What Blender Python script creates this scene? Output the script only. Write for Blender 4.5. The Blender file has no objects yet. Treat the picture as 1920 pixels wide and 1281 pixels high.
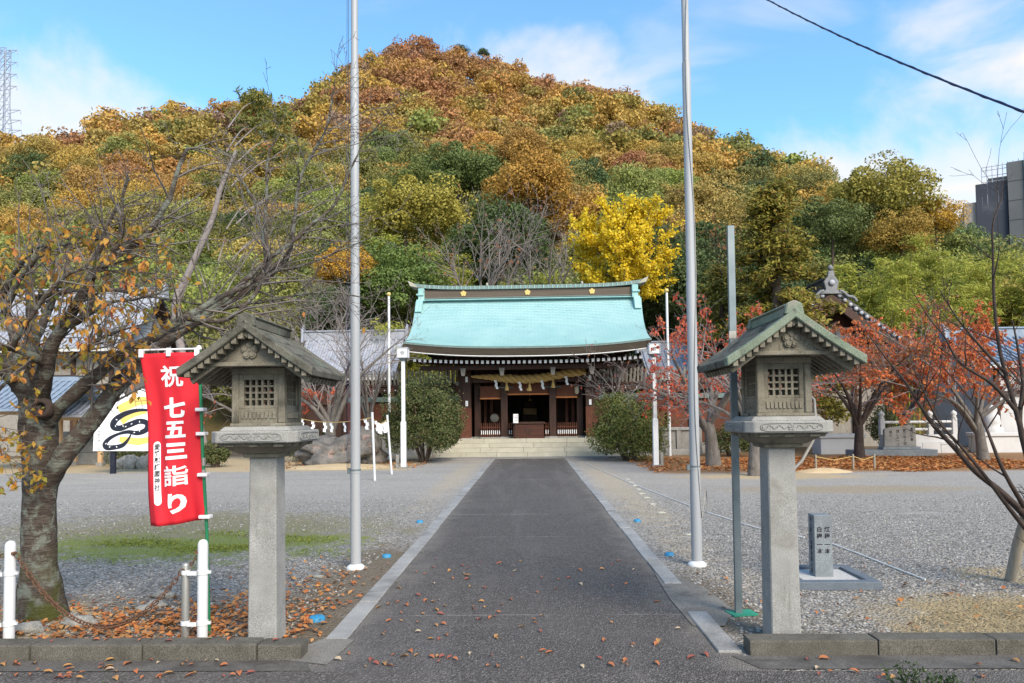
import bpy, bmesh, math, random
import numpy as np
from mathutils import Vector, Matrix, Euler
R = math.radians
random.seed(7)
rng = np.random.default_rng(7)
scene = bpy.context.scene
COL = scene.collection

# ------------------------------------------------------------------ camera
CAM_H, FPX, PX, PY = 1.6, 1300.0, 960.0, 727.0
YAW, PITCH, ROLL = 0.0261327, 0.0402776, R(-0.65)
cd = bpy.data.cameras.new('camera')
cam = bpy.data.objects.new('camera', cd)
COL.objects.link(cam)
CM = Matrix.Rotation(YAW, 3, 'Z') @ Matrix.Rotation(math.pi / 2 + PITCH, 3, 'X') @ Matrix.Rotation(ROLL, 3, 'Z')
cam.matrix_world = Matrix.Translation((0, 0, CAM_H)) @ CM.to_4x4()
cd.sensor_width = 36.0
cd.lens = FPX / 1920 * 36.0
cd.shift_y = (PY - 640.5) / 1920
cd.clip_start, cd.clip_end = 0.05, 3000
scene.camera = cam

def at(px, py, Y):
    """the point of the place that lies Y metres up the path, seen at this spot of the photograph"""
    d = CM @ Vector(((px - PX) / FPX, -(py - PY) / FPX, -1))
    t = Y / d.y
    return Vector((d.x * t, Y, CAM_H + d.z * t))

# ------------------------------------------------------------------ sky and sun
SUN_EL, SUN_AZ = R(38), R(150)       # azimuth clockwise from +Y: the sun stands behind the camera, to the right
w = bpy.data.worlds.new('World'); scene.world = w; w.use_nodes = True
nt = w.node_tree; nt.nodes.clear()
def wn(t, **k):
    n = nt.nodes.new(t)
    for a, b in k.items(): setattr(n, a, b)
    return n
L = nt.links.new
out = wn('ShaderNodeOutputWorld'); bg = wn('ShaderNodeBackground'); L(bg.outputs[0], out.inputs[0])
sky = wn('ShaderNodeTexSky', sky_type='NISHITA', sun_disc=False, sun_elevation=SUN_EL, sun_rotation=SUN_AZ,
         altitude=50, air_density=1.0, dust_density=0.3, ozone_density=2.0)
tc = wn('ShaderNodeTexCoord')
sep = wn('ShaderNodeSeparateXYZ'); L(tc.outputs['Generated'], sep.inputs[0])
def wm(op, a, b=None, c=None, clamp=False):
    n = wn('ShaderNodeMath', operation=op, use_clamp=clamp)
    for i, v in enumerate((a, b, c)):
        if v is None: continue
        if isinstance(v, (int, float)): n.inputs[i].default_value = v
        else: L(v, n.inputs[i])
    return n.outputs[0]
zz = wm('ADD', wm('MAXIMUM', sep.outputs[2], 0.0), 0.22)
cx, cy = wm('DIVIDE', sep.outputs[0], zz), wm('DIVIDE', sep.outputs[1], zz)
cb = wn('ShaderNodeCombineXYZ'); L(cx, cb.inputs[0]); L(cy, cb.inputs[1])
def cloud(scale, lo, hi, off, detail=6, rough=.55, dist=.35):
    mp = wn('ShaderNodeMapping'); L(cb.outputs[0], mp.inputs[0]); mp.inputs['Location'].default_value = off
    mp.inputs['Scale'].default_value = (1.0, 1.7, 1)
    n = wn('ShaderNodeTexNoise'); L(mp.outputs[0], n.inputs['Vector'])
    n.inputs['Scale'].default_value = scale; n.inputs['Detail'].default_value = detail
    n.inputs['Roughness'].default_value = rough; n.inputs['Distortion'].default_value = dist
    m = wn('ShaderNodeMapRange', interpolation_type='SMOOTHSTEP'); L(n.outputs['Fac'], m.inputs[0])
    m.inputs[1].default_value = lo; m.inputs[2].default_value = hi
    return m.outputs[0]
wisp = cloud(1.7, .50, .74, (3.1, 1.7, 0), 7, .5, .6)
puff = wn('ShaderNodeTexNoise'); L(tc.outputs['Generated'], puff.inputs['Vector'])
for k_, v_ in (('Scale', 3.4), ('Detail', 8.0), ('Roughness', .55), ('Distortion', .25)): puff.inputs[k_].default_value = v_
lift = wm('ADD', sep.outputs[2], wm('MULTIPLY', wm('SUBTRACT', puff.outputs['Fac'], .5), -.85))
bank = wn('ShaderNodeMapRange', interpolation_type='SMOOTHSTEP'); L(lift, bank.inputs[0])
bank.inputs[1].default_value = .43; bank.inputs[2].default_value = .29      # cloud thickens towards the horizon
fac = wm('ADD', wm('MULTIPLY', wisp, .50), wm('MULTIPLY', bank.outputs[0], .80), clamp=True)
fac = wm('ADD', wm('MULTIPLY', fac, .92), .04, clamp=True)
tint = wn('ShaderNodeMix', data_type='RGBA', blend_type='MULTIPLY'); tint.inputs['Factor'].default_value = 1
L(sky.outputs[0], tint.inputs['A']); tint.inputs['B'].default_value = (.56, .98, 1.16, 1)
mx = wn('ShaderNodeMix', data_type='RGBA'); L(fac, mx.inputs['Factor']); L(tint.outputs['Result'], mx.inputs['A'])
mx.inputs['B'].default_value = (3.0, 3.1, 3.3, 1)
L(mx.outputs['Result'], bg.inputs[0]); bg.inputs[1].default_value = 0.14
sd = bpy.data.lights.new('sun', 'SUN'); sun = bpy.data.objects.new('sun', sd); COL.objects.link(sun)
sd.energy, sd.angle, sd.color = 2.3, R(34), (1.0, .90, .78)
sv = Vector((math.sin(SUN_AZ) * math.cos(SUN_EL), math.cos(SUN_AZ) * math.cos(SUN_EL), math.sin(SUN_EL)))
sun.rotation_euler = sv.to_track_quat('Z', 'Y').to_euler()
sun.location = (20, -30, 40)
scene.view_settings.view_transform = 'Standard'; scene.view_settings.look = 'None'
scene.view_settings.exposure = 1.20; scene.view_settings.gamma = 1
scene.view_settings.use_white_balance = True; scene.view_settings.white_balance_temperature = 7300
scene.cycles.use_denoising = True
scene.cycles.max_bounces = 6; scene.cycles.diffuse_bounces = 3; scene.cycles.transparent_max_bounces = 6

# ------------------------------------------------------------------ materials
MATS = {}
class NT:
    def __init__(s, name):
        s.m = bpy.data.materials.new(name); s.m.use_nodes = True
        s.t = s.m.node_tree; s.b = s.t.nodes['Principled BSDF']
        s.L = s.t.links.new
    def n(s, t, **k):
        x = s.t.nodes.new(t)
        for a, b in k.items(): setattr(x, a, b)
        return x
    def coord(s, rnd=True, kind='Object'):
        tc = s.n('ShaderNodeTexCoord')
        if not rnd: return tc.outputs[kind]
        oi = s.n('ShaderNodeObjectInfo')
        a = s.n('ShaderNodeVectorMath', operation='MULTIPLY_ADD')
        a.inputs[0].default_value = (1, 1, 1)
        sc = s.n('ShaderNodeMath', operation='MULTIPLY'); s.L(oi.outputs['Random'], sc.inputs[0]); sc.inputs[1].default_value = 57.0
        s.L(sc.outputs[0], a.inputs[0]); a.inputs[1].default_value = (1, .7, .4); s.L(tc.outputs[kind], a.inputs[2])
        return a.outputs[0]
    def noise(s, co, scale, detail=6, rough=.6, dist=0, stretch=None):
        if stretch:
            mp = s.n('ShaderNodeMapping'); s.L(co, mp.inputs[0]); mp.inputs['Scale'].default_value = stretch; co = mp.outputs[0]
        n = s.n('ShaderNodeTexNoise'); s.L(co, n.inputs['Vector']); n.inputs['Scale'].default_value = scale
        n.inputs['Detail'].default_value = detail; n.inputs['Roughness'].default_value = rough; n.inputs['Distortion'].default_value = dist
        return n.outputs['Fac']
    def voro(s, co, scale, out='Color', feature='F1', rnd=1):
        n = s.n('ShaderNodeTexVoronoi', feature=feature); s.L(co, n.inputs['Vector']); n.inputs['Scale'].default_value = scale
        n.inputs['Randomness'].default_value = rnd
        return n.outputs[out]
    def ramp(s, f, stops):
        r = s.n('ShaderNodeValToRGB'); s.L(f, r.inputs[0]); e = r.color_ramp.elements
        while len(e) < len(stops): e.new(.5)
        for i, (p, c) in enumerate(stops):
            e[i].position = p; e[i].color = (*c, 1) if len(c) == 3 else c
        return r.outputs[0]
    def rng(s, f, a, b, c=0., d=1.):
        r = s.n('ShaderNodeMapRange', interpolation_type='SMOOTHSTEP'); s.L(f, r.inputs[0])
        for i, v in enumerate((a, b, c, d)): r.inputs[i + 1].default_value = v
        return r.outputs[0]
    def math(s, op, a, b=None, clamp=False):
        n = s.n('ShaderNodeMath', operation=op, use_clamp=clamp)
        for i, v in enumerate((a, b)):
            if v is None: continue
            if isinstance(v, (int, float)): n.inputs[i].default_value = v
            else: s.L(v, n.inputs[i])
        return n.outputs[0]
    def mix(s, f, a, b, mode='MIX'):
        n = s.n('ShaderNodeMix', data_type='RGBA', blend_type=mode)
        for k, v in (('Factor', f), ('A', a), ('B', b)):
            if isinstance(v, tuple): n.inputs[k].default_value = (*v, 1) if len(v) == 3 else v
            elif isinstance(v, (int, float)): n.inputs[k].default_value = v
            else: s.L(v, n.inputs[k])
        return n.outputs['Result']
    def bump(s, h, strength=.4, dist=.01):
        b = s.n('ShaderNodeBump'); s.L(h, b.inputs['Height']); b.inputs['Strength'].default_value = strength; b.inputs['Distance'].default_value = dist
        s.L(b.outputs[0], s.b.inputs['Normal'])
    def done(s, col, rough=.8, metal=0., spec=.3):
        if isinstance(col, tuple): s.b.inputs['Base Color'].default_value = (*col, 1)
        else: s.L(col, s.b.inputs['Base Color'])
        if isinstance(rough, (int, float)): s.b.inputs['Roughness'].default_value = rough
        else: s.L(rough, s.b.inputs['Roughness'])
        s.b.inputs['Metallic'].default_value = metal; s.b.inputs['Specular IOR Level'].default_value = spec
        MATS[s.m.name] = s.m
        return s.m

def surf(name, c1, c2, scale=6, rough=.8, bscale=60, bump=.3, bdist=.004, metal=0, spec=.3, stains=(), speck=None, stretch=None, rnd=True):
    """two-colour mottled surface with optional stains [(colour, scale, lo, hi)] and fine speckle (scale, amount)"""
    m = NT(name); co = m.coord(rnd)
    col = m.ramp(m.noise(co, scale, 6, .6, .3, stretch), [(.3, c1), (.7, c2)])
    if speck:
        v = m.noise(co, speck[0], 2, .5)
        g = m.ramp(v, [(.35, (1 - speck[1],) * 3), (.65, (1 + speck[1],) * 3)])
        col = m.mix(1.0, col, g, 'MULTIPLY')
    for (c, sc, lo, hi, *st_) in stains:
        col = m.mix(m.rng(m.noise(co, sc, 7, .65, .4, st_[0] if st_ else None), lo, hi), col, c)
    if bump: m.bump(m.noise(co, bscale, 5, .65, 0, stretch), bump, bdist)
    return m.done(col, rough, metal, spec)

def leafmat(name, cols=None, rough=.6, trans=.25, vcol=False):
    """foliage: colour varies leaf by leaf; without cols the object's own colour tints it"""
    m = NT(name)
    g = m.n('ShaderNodeNewGeometry')
    rnd = g.outputs['Random Per Island']
    if cols: col = m.ramp(rnd, [(i / max(1, len(cols) - 1), c) for i, c in enumerate(cols)])
    else:
        if vcol:
            a = m.n('ShaderNodeAttribute', attribute_name='tree_colour'); base = a.outputs['Color']
        else:
            oi = m.n('ShaderNodeObjectInfo'); base = oi.outputs['Color']
        v = m.ramp(rnd, [(0, (.72, .74, .74)), (.5, (1, 1, 1)), (1, (1.28, 1.22, 1.12))])
        col = m.mix(1.0, base, v, 'MULTIPLY')
    m.done(col, rough, 0, .2)
    tr = m.n('ShaderNodeBsdfTranslucent'); m.L(col, tr.inputs[0])
    ms = m.n('ShaderNodeMixShader'); ms.inputs[0].default_value = trans
    m.L(m.b.outputs[0], ms.inputs[1]); m.L(tr.outputs[0], ms.inputs[2])
    m.L(ms.outputs[0], m.t.nodes['Material Output'].inputs[0])
    return m.m

# ------------------------------------------------------------------ mesh helpers
class MB:
    def __init__(s): s.v, s.f, s.mi, s.sm = [], [], [], []
    def add(s, vs, fs, mi=0, smooth=False):
        o = len(s.v); s.v.extend([tuple(v) for v in vs])
        for f in fs: s.f.append([i + o for i in f]); s.mi.append(mi); s.sm.append(smooth)
        return s
    def box(s, x0, x1, y0, y1, z0, z1, mi=0):
        return s.add([(x0,y0,z0),(x1,y0,z0),(x1,y1,z0),(x0,y1,z0),(x0,y0,z1),(x1,y0,z1),(x1,y1,z1),(x0,y1,z1)],
                     [(0,3,2,1),(4,5,6,7),(0,1,5,4),(1,2,6,5),(2,3,7,6),(3,0,4,7)], mi)
    def frustum(s, r0, z0, r1, z1, c=(0, 0), mi=0):
        (a, b), (p, q) = r0, r1; x, y = c
        return s.add([(x-a,y-b,z0),(x+a,y-b,z0),(x+a,y+b,z0),(x-a,y+b,z0),(x-p,y-q,z1),(x+p,y-q,z1),(x+p,y+q,z1),(x-p,y+q,z1)],
                     [(0,3,2,1),(4,5,6,7),(0,1,5,4),(1,2,6,5),(2,3,7,6),(3,0,4,7)], mi)
    def prism(s, poly, d, mi=0, smooth=False):
        """closed outline of 3D points swept by the vector d"""
        n = len(poly); d = Vector(d)
        a = [Vector(p) for p in poly]; b = [p + d for p in a]
        return s.add(a + b, [list(range(n))[::-1], list(range(n, 2 * n))] + [(i, (i + 1) % n, n + (i + 1) % n, n + i) for i in range(n)], mi, smooth)
    def tube(s, pts, rad, n=8, mi=0, caps=True):
        pts = [Vector(p) for p in pts]; k = len(pts)
        if isinstance(rad, (int, float)): rad = [rad] * k
        vs = []; prev = None
        for i, p in enumerate(pts):
            t = (pts[min(i + 1, k - 1)] - pts[max(i - 1, 0)])
            t = t.normalized() if t.length > 1e-9 else Vector((0, 0, 1))
            if prev is None:
                u = t.cross(Vector((0, 0, 1)))
                if u.length < 1e-3: u = t.cross(Vector((1, 0, 0)))
                u.normalize()
            else:
                u = prev - t * prev.dot(t)
                u = u.normalized() if u.length > 1e-6 else t.orthogonal().normalized()
            prev = u; q = t.cross(u)
            for j in range(n):
                a = 2 * math.pi * j / n
                vs.append(p + (u * math.cos(a) + q * math.sin(a)) * rad[i])
        fs = [(i*n+j, i*n+(j+1)%n, (i+1)*n+(j+1)%n, (i+1)*n+j) for i in range(k-1) for j in range(n)]
        s.add(vs, fs, mi, True)
        if caps:                                   # caps keep their own vertices so that the sides shade true
            s.add(vs[:n], [list(range(n))[::-1]], mi); s.add(vs[-n:], [list(range(n))], mi)
        return s
    def lathe(s, prof, n=16, c=(0, 0, 0), mi=0, smooth=True):
        vs = [(c[0] + r * math.cos(2*math.pi*j/n), c[1] + r * math.sin(2*math.pi*j/n), c[2] + z) for r, z in prof for j in range(n)]
        k = len(prof)
        s.add(vs, [(i*n+j, i*n+(j+1)%n, (i+1)*n+(j+1)%n, (i+1)*n+j) for i in range(k-1) for j in range(n)], mi, smooth)
        if prof[0][0] > 1e-6: s.add(vs[:n], [list(range(n))[::-1]], mi)
        if prof[-1][0] > 1e-6: s.add(vs[-n:], [list(range(n))], mi)
        return s
    def plum(s, c, r, d, up=(0, 0, 1), mi=0):
        """five-petalled plum crest swept by d"""
        d = Vector(d); up = Vector(up); side = up.cross(d).normalized(); c = Vector(c)
        pts = []
        for i in range(60):
            a = 2 * math.pi * i / 60; k = (a / (2 * math.pi / 5)) % 1 - .5
            rr = r * (.62 + .38 * math.sqrt(max(0, 1 - (k * 2) ** 2)))
            pts.append(c + (up * math.cos(a + math.pi/5) + side * math.sin(a + math.pi/5)) * rr)
        s.prism(pts, d, mi)
        dn = d.normalized()
        for i in range(6):
            q = c + d + (Vector() if i == 5 else (up * math.cos(i*2*math.pi/5) + side * math.sin(i*2*math.pi/5)) * r * .58)
            rr = r * (.16 if i == 5 else .26)
            ring = [q + (up * math.cos(j*math.pi/5) + side * math.sin(j*math.pi/5)) * rr for j in range(10)]
            s.prism(ring, dn * r * .12, mi)
        return s
    def arr(s, V, F, mi=0, smooth=False):
        return s.add([tuple(v) for v in V], [tuple(int(i) for i in f) for f in F], mi, smooth)
    def mesh(s, name, mats, origin=(0, 0, 0), bevel=0, seg=1):
        me = bpy.data.meshes.new(name); o = Vector(origin)
        me.from_pydata([(v[0]-o.x, v[1]-o.y, v[2]-o.z) for v in s.v], [], s.f)
        for m in (mats if isinstance(mats, (list, tuple)) else [mats]): me.materials.append(MATS[m] if isinstance(m, str) else m)
        me.polygons.foreach_set('material_index', s.mi); me.polygons.foreach_set('use_smooth', s.sm)
        if bevel:
            bm = bmesh.new(); bm.from_mesh(me); bmesh.ops.recalc_face_normals(bm, faces=bm.faces)
            es = [e for e in bm.edges if len(e.link_faces) == 2 and e.calc_face_angle(0) > .5]
            bmesh.ops.bevel(bm, geom=es, offset=bevel, segments=seg, profile=.6, affect='EDGES', clamp_overlap=True)
            bm.to_mesh(me); bm.free()
        me.update()
        return me
    def build(s, name, mats, parent=None, origin=(0, 0, 0), loc=None, bevel=0, seg=1, **k):
        return link(name, s.mesh(name, mats, origin, bevel, seg), parent, loc if loc is not None else (origin if parent is None else (0, 0, 0)), **k)

def link(name, me, parent=None, loc=(0, 0, 0), rot=(0, 0, 0), label=None, cat=None, group=None, kind=None, scale=None):
    o = bpy.data.objects.new(name, me); COL.objects.link(o)
    o.parent = parent; o.location = loc; o.rotation_euler = rot
    if scale: o.scale = scale if isinstance(scale, (tuple, list)) else (scale,) * 3
    if label: o['label'] = label
    if cat: o['category'] = cat
    if group: o['group'] = group
    if kind: o['kind'] = kind
    return o
def empty(name, loc, label, cat, group=None, rz=0):
    o = link(name, None, None, loc, (0, 0, rz), label, cat, group); o.empty_display_size = .2
    return o
def npmesh(name, V, F, mats, mi=None, smooth=False, attr=None):
    """big mesh from numpy arrays; F is (n,3) or (n,4)"""
    me = bpy.data.meshes.new(name); V = np.asarray(V, np.float32); F = np.asarray(F, np.int32); k = F.shape[1]
    me.vertices.add(len(V)); me.vertices.foreach_set('co', V.ravel())
    me.loops.add(F.size); me.loops.foreach_set('vertex_index', F.ravel())
    me.polygons.add(len(F)); me.polygons.foreach_set('loop_start', np.arange(0, F.size, k, dtype=np.int32))
    me.polygons.foreach_set('loop_total', np.full(len(F), k, np.int32))
    for m in (mats if isinstance(mats, (list, tuple)) else [mats]): me.materials.append(MATS[m] if isinstance(m, str) else m)
    if mi is not None: me.polygons.foreach_set('material_index', np.asarray(mi, np.int32))
    if smooth: me.polygons.foreach_set('use_smooth', np.ones(len(F), bool))
    if attr is not None:
        ca = me.color_attributes.new('tree_colour', 'FLOAT_COLOR', 'POINT')
        ca.data.foreach_set('color', np.asarray(attr, np.float32).ravel())
    me.update(); me.validate()
    return me
def unit(a): return a / np.maximum(np.linalg.norm(a, axis=-1, keepdims=True), 1e-9)
def leaves(P, N, size, aspect=.6, r=rng, fold=.0, D=None):
    """leaf-shaped quads at P facing N; returns V,F (diamond: base, side, tip, side)"""
    n = len(P); N = unit(N)
    T = r.normal(size=(n, 3)) if D is None else np.asarray(D, float)
    T = unit(T - N * (T * N).sum(1, keepdims=True)); B = np.cross(N, T)
    s = np.asarray(size).reshape(-1, 1) * np.ones((n, 1))
    V = np.stack([P - T*s*.5, P + B*s*aspect*.5 - T*s*.06 + N*s*fold, P + T*s*.5, P - B*s*aspect*.5 - T*s*.06 + N*s*fold], 1).reshape(-1, 3)
    return V, np.arange(n * 4).reshape(-1, 4)
def text_geo(body, size, extrude=0.0, offset=0.0):
    cu = bpy.data.curves.new('lettering', 'FONT'); cu.body = body; cu.size = size; cu.extrude = extrude; cu.offset = offset
    cu.align_x = 'CENTER'; cu.align_y = 'CENTER'; cu.resolution_u = 3
    o = bpy.data.objects.new('lettering', cu); COL.objects.link(o)
    dg = bpy.context.evaluated_depsgraph_get()
    me = bpy.data.meshes.new_from_object(o.evaluated_get(dg))
    V = [v.co.copy() for v in me.vertices]; F = [tuple(p.vertices) for p in me.polygons]
    bpy.data.objects.remove(o); bpy.data.meshes.remove(me); bpy.data.curves.remove(cu)
    if V:
        xs = [v.x for v in V]; ys = [v.y for v in V]; c = Vector(((min(xs)+max(xs))/2, (min(ys)+max(ys))/2, 0))
        V = [v - c for v in V]
    return V, F
# ------------------------------------------------------------------ surface library
surf('granite', (.23,.228,.218), (.33,.328,.315), 5, .85, 220, .35, .003, speck=(260, .38), stains=[((.20,.195,.17), 3.2, .54, .76), ((.17,.165,.145), 9, .56, .72, (1, 1, .12)), ((.36,.37,.33), 14, .64, .74)])
surf('old_stone', (.15,.135,.105), (.235,.215,.17), 5, .9, 160, .5, .004, speck=(210, .3), stains=[((.085,.078,.06), 4, .5, .72), ((.075,.07,.055), 9, .56, .70, (1, 1, .15)), ((.27,.30,.24), 9, .6, .72)])
surf('mossy_stone', (.085,.082,.066), (.165,.155,.128), 6, .92, 120, .6, .006, speck=(180, .3), stains=[((.035,.034,.028), 5, .5, .66), ((.13,.18,.13), 4, .56, .74)])
surf('green_stone', (.15,.19,.14), (.22,.26,.20), 6, .92, 140, .5, .005, speck=(180, .3), stains=[((.26,.25,.21), 4, .50, .66), ((.07,.068,.055), 7, .56, .70)])
surf('kerb_stone', (.075,.068,.055), (.135,.125,.105), 5, .9, 150, .6, .005, speck=(160, .45), stains=[((.07,.065,.05), 4, .55, .72), ((.22,.21,.18), 9, .66, .76)])
surf('patch_cement', (.14,.128,.112), (.23,.212,.188), 3, .9, 110, .5, .004, speck=(140, .35), stains=[((.10,.092,.082), 2.2, .5, .7)])
surf('gutter_concrete', (.085,.078,.070), (.14,.13,.118), 3, .9, 110, .5, .004, speck=(140, .35), stains=[((.06,.055,.05), 2.2, .5, .7)])
surf('border_stone', (.22,.217,.21), (.34,.336,.327), 3, .85, 150, .4, .003, speck=(190, .35), stains=[((.13,.127,.122), 1.2, .5, .72)])
surf('step_stone', (.36,.345,.28), (.47,.45,.38), 2, .85, 90, .3, .003, speck=(120, .12), stains=[((.27,.255,.20), 3, .58, .78)])
surf('concrete', (.20,.195,.185), (.29,.285,.27), 3, .9, 110, .5, .004, speck=(140, .3), stains=[((.13,.125,.115), 2.2, .55, .75)])
surf('white_paint', (.60,.62,.645), (.68,.695,.71), 4, .35, 30, .05, .001, spec=.5, stains=[((.42,.40,.36), 14, .72, .8)])
surf('pole_metal', (.33,.35,.375), (.385,.405,.43), 2, .55, 40, .03, .001, metal=.08, spec=.5, stretch=(1, 1, .15))
surf('post_metal', (.15,.19,.21), (.22,.26,.28), 4, .45, 60, .1, .001, metal=.5, stains=[((.10,.12,.12), 6, .6, .75)])
surf('steel', (.35,.34,.32), (.50,.49,.46), 5, .4, 40, .1, .001, metal=.7, stretch=(1, 1, .2), stains=[((.22,.17,.12), 8, .62, .75)])
surf('rust', (.10,.05,.035), (.17,.085,.05), 30, .9, 200, .5, .002)
surf('dark_wood', (.036,.019,.014), (.078,.037,.026), 3, .6, 40, .3, .004, stretch=(6, 6, .5), stains=[((.10,.035,.02), 2, .6, .8)])
surf('red_wood', (.09,.030,.018), (.16,.055,.030), 3, .6, 40, .3, .004, stretch=(8, 8, .5), stains=[((.04,.018,.014), 2.5, .52, .75)])
surf('blind_wood', (.14,.045,.022), (.20,.07,.035), 3, .6, 40, .2, .003, stretch=(20, 20, 1))
surf('orange_trim', (.55,.19,.06), (.66,.25,.09), 5, .6, 40, .1, .002)
surf('grey_wood', (.22,.20,.175), (.34,.32,.29), 4, .9, 50, .5, .004, stretch=(8, 8, .6), stains=[((.14,.125,.11), 3, .55, .75)])
surf('pale_wood', (.50,.32,.18), (.60,.40,.24), 4, .8, 50, .2, .003, stretch=(8, 8, .6))
surf('thatch_edge', (.050,.040,.030), (.082,.066,.050), 3, .9, 90, .5, .006, stretch=(1, 1, 12))
surf('ridge_brown', (.085,.066,.052), (.135,.107,.085), 3, .8, 60, .3, .004, stretch=(.3, 1, 10))
surf('copper_dark', (.11,.17,.165), (.19,.25,.235), 3, .6, 30, .2, .003, stretch=(6, 1, 1), stains=[((.30,.42,.40), 4, .6, .75)])
surf('copper_trim', (.24,.46,.46), (.34,.56,.55), 3, .6, 30, .2, .003)
surf('gold', (.70,.50,.17), (.80,.60,.25), 8, .35, 60, .1, .001, metal=.35)
surf('straw_rope', (.46,.30,.10), (.64,.45,.19), 30, .9, 120, .8, .008, stretch=(1, 1, 1))
surf('paper', (.82,.83,.86), (.86,.87,.88), 5, .8, 30, .05, .001)
surf('drum_skin', (.46,.40,.30), (.54,.48,.37), 5, .8, 30, .1, .001)
surf('tile_roof', (.26,.28,.33), (.40,.42,.47), 3, .5, 60, .3, .004, spec=.5, stains=[((.20,.21,.24), 2.2, .55, .75)])
surf('blue_tile', (.17,.23,.31), (.26,.32,.40), 3, .45, 60, .3, .004, spec=.5)
surf('dark_tile', (.07,.07,.075), (.15,.15,.16), 3, .6, 60, .3, .004, stains=[((.25,.25,.26), 3, .62, .75)])
surf('plaster', (.50,.505,.51), (.58,.585,.59), 2, .9, 40, .1, .002, stains=[((.55,.55,.54), 2, .62, .8)])
surf('marker_granite', (.15,.17,.19), (.24,.27,.29), 4, .6, 200, .2, .002, speck=(280, .5))
surf('slate_base', (.09,.11,.135), (.14,.165,.195), 4, .6, 160, .2, .002, speck=(240, .3))
surf('white_gravel', (.36,.355,.345), (.66,.655,.64), 90, .9, 120, 1, .01)
surf('ink', (.016,.016,.02), (.03,.03,.036), 5, .7, 30, 0)
surf('sign_black', (.012,.014,.026), (.022,.026,.042), 8, .5, 30, 0)
surf('sign_yellow', (.74,.52,.12), (.80,.60,.20), 4, .6, 30, 0)
surf('sign_white', (.80,.82,.85), (.84,.85,.87), 3, .4, 30, 0)
surf('banner_red', (.60,.018,.032), (.70,.028,.045), 2, .75, 400, .15, .001)
surf('banner_white', (.80,.78,.80), (.84,.83,.85), 3, .8, 300, .1, .001)
surf('green_pole', (.0,.16,.07), (.01,.20,.09), 4, .4, 30, .05, .001, spec=.5)
surf('blue_plastic', (.02,.20,.38), (.03,.25,.45), 6, .5, 30, .05, .001, stains=[((.20,.36,.44), 20, .6, .75)])
surf('green_plastic', (.015,.22,.14), (.03,.28,.18), 6, .5, 30, .05, .001)
surf('pvc_grey', (.30,.29,.28), (.40,.39,.37), 6, .5, 30, .1, .001)
surf('white_cord', (.66,.66,.64), (.76,.76,.74), 20, .9, 80, .3, .002)
surf('cable_black', (.008,.013,.05), (.014,.022,.075), 5, .4, 30, .05, .001)
surf('tower_net', (.035,.042,.06), (.06,.07,.09), .05, .8, 1, 0, stains=[((.09,.10,.12), .12, .55, .7)])
surf('tower_grey', (.095,.105,.115), (.135,.145,.155), .1, .8, 1, 0)
surf('tower_tan', (.34,.30,.275), (.40,.355,.325), .1, .8, 1, 0)
surf('pylon_steel', (.30,.34,.42), (.38,.42,.50), 1, .6, 5, 0, metal=.2)
surf('rock', (.09,.085,.08), (.21,.195,.18), 3, .95, 16, 1.0, .05, stains=[((.34,.24,.21), 2.5, .56, .68), ((.05,.048,.045), 4, .55, .7)])
surf('grey_rock', (.20,.20,.185), (.34,.33,.30), 9, .95, 60, .8, .01, speck=(120, .3), stains=[((.12,.11,.09), 7, .55, .7)])
surf('bark_grey', (.10,.088,.078), (.21,.19,.172), 8, .95, 60, .8, .01, stretch=(2, 2, .5), stains=[((.08,.065,.055), 5, .55, .7)])
surf('bark_dark', (.035,.025,.022), (.075,.055,.047), 10, .9, 80, .6, .006, stains=[((.14,.12,.11), 9, .62, .75)])
surf('bark_brown', (.07,.05,.04), (.13,.10,.08), 8, .95, 60, .7, .008)
surf('twig_pale', (.17,.145,.14), (.29,.255,.245), 8, .9, 60, .3, .003)
surf('stake_wood', (.24,.21,.165), (.34,.31,.26), 5, .9, 60, .5, .005, stretch=(6, 6, .5), stains=[((.13,.105,.08), 4, .56, .7)])
surf('soil_bank', (.10,.075,.045), (.17,.13,.08), 4, .95, 40, .8, .03)
surf('tan_sand', (.44,.32,.18), (.56,.43,.27), 3, .95, 70, .6, .01, speck=(90, .2))
surf('verdigris', (.12,.22,.20), (.2,.32,.29), 6, .7, 60, .3, .004)

# cherry bark: rings of lenticels, grey-green lichen, moss near the ground
m = NT('cherry_bark'); co = m.coord(False)
col = m.ramp(m.noise(co, 9, 6, .65, .2, (1, 1, 5)), [(.3, (.045,.034,.029)), (.55, (.105,.083,.07)), (.78, (.20,.17,.15))])
col = m.mix(m.rng(m.noise(co, 8, 8, .7, .4), .46, .62), col, (.215,.235,.20))
gz = m.n('ShaderNodeSeparateXYZ'); m.L(co, gz.inputs[0])
mossf = m.math('MULTIPLY', m.rng(gz.outputs[2], .75, .05), m.rng(m.noise(co, 5, 6, .6), .42, .6))
col = m.mix(mossf, col, (.075,.08,.022))
m.bump(m.noise(co, 14, 8, .7, .3, (1, 1, 4)), 1.0, .03); m.done(col, .95, 0, .2)

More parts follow.
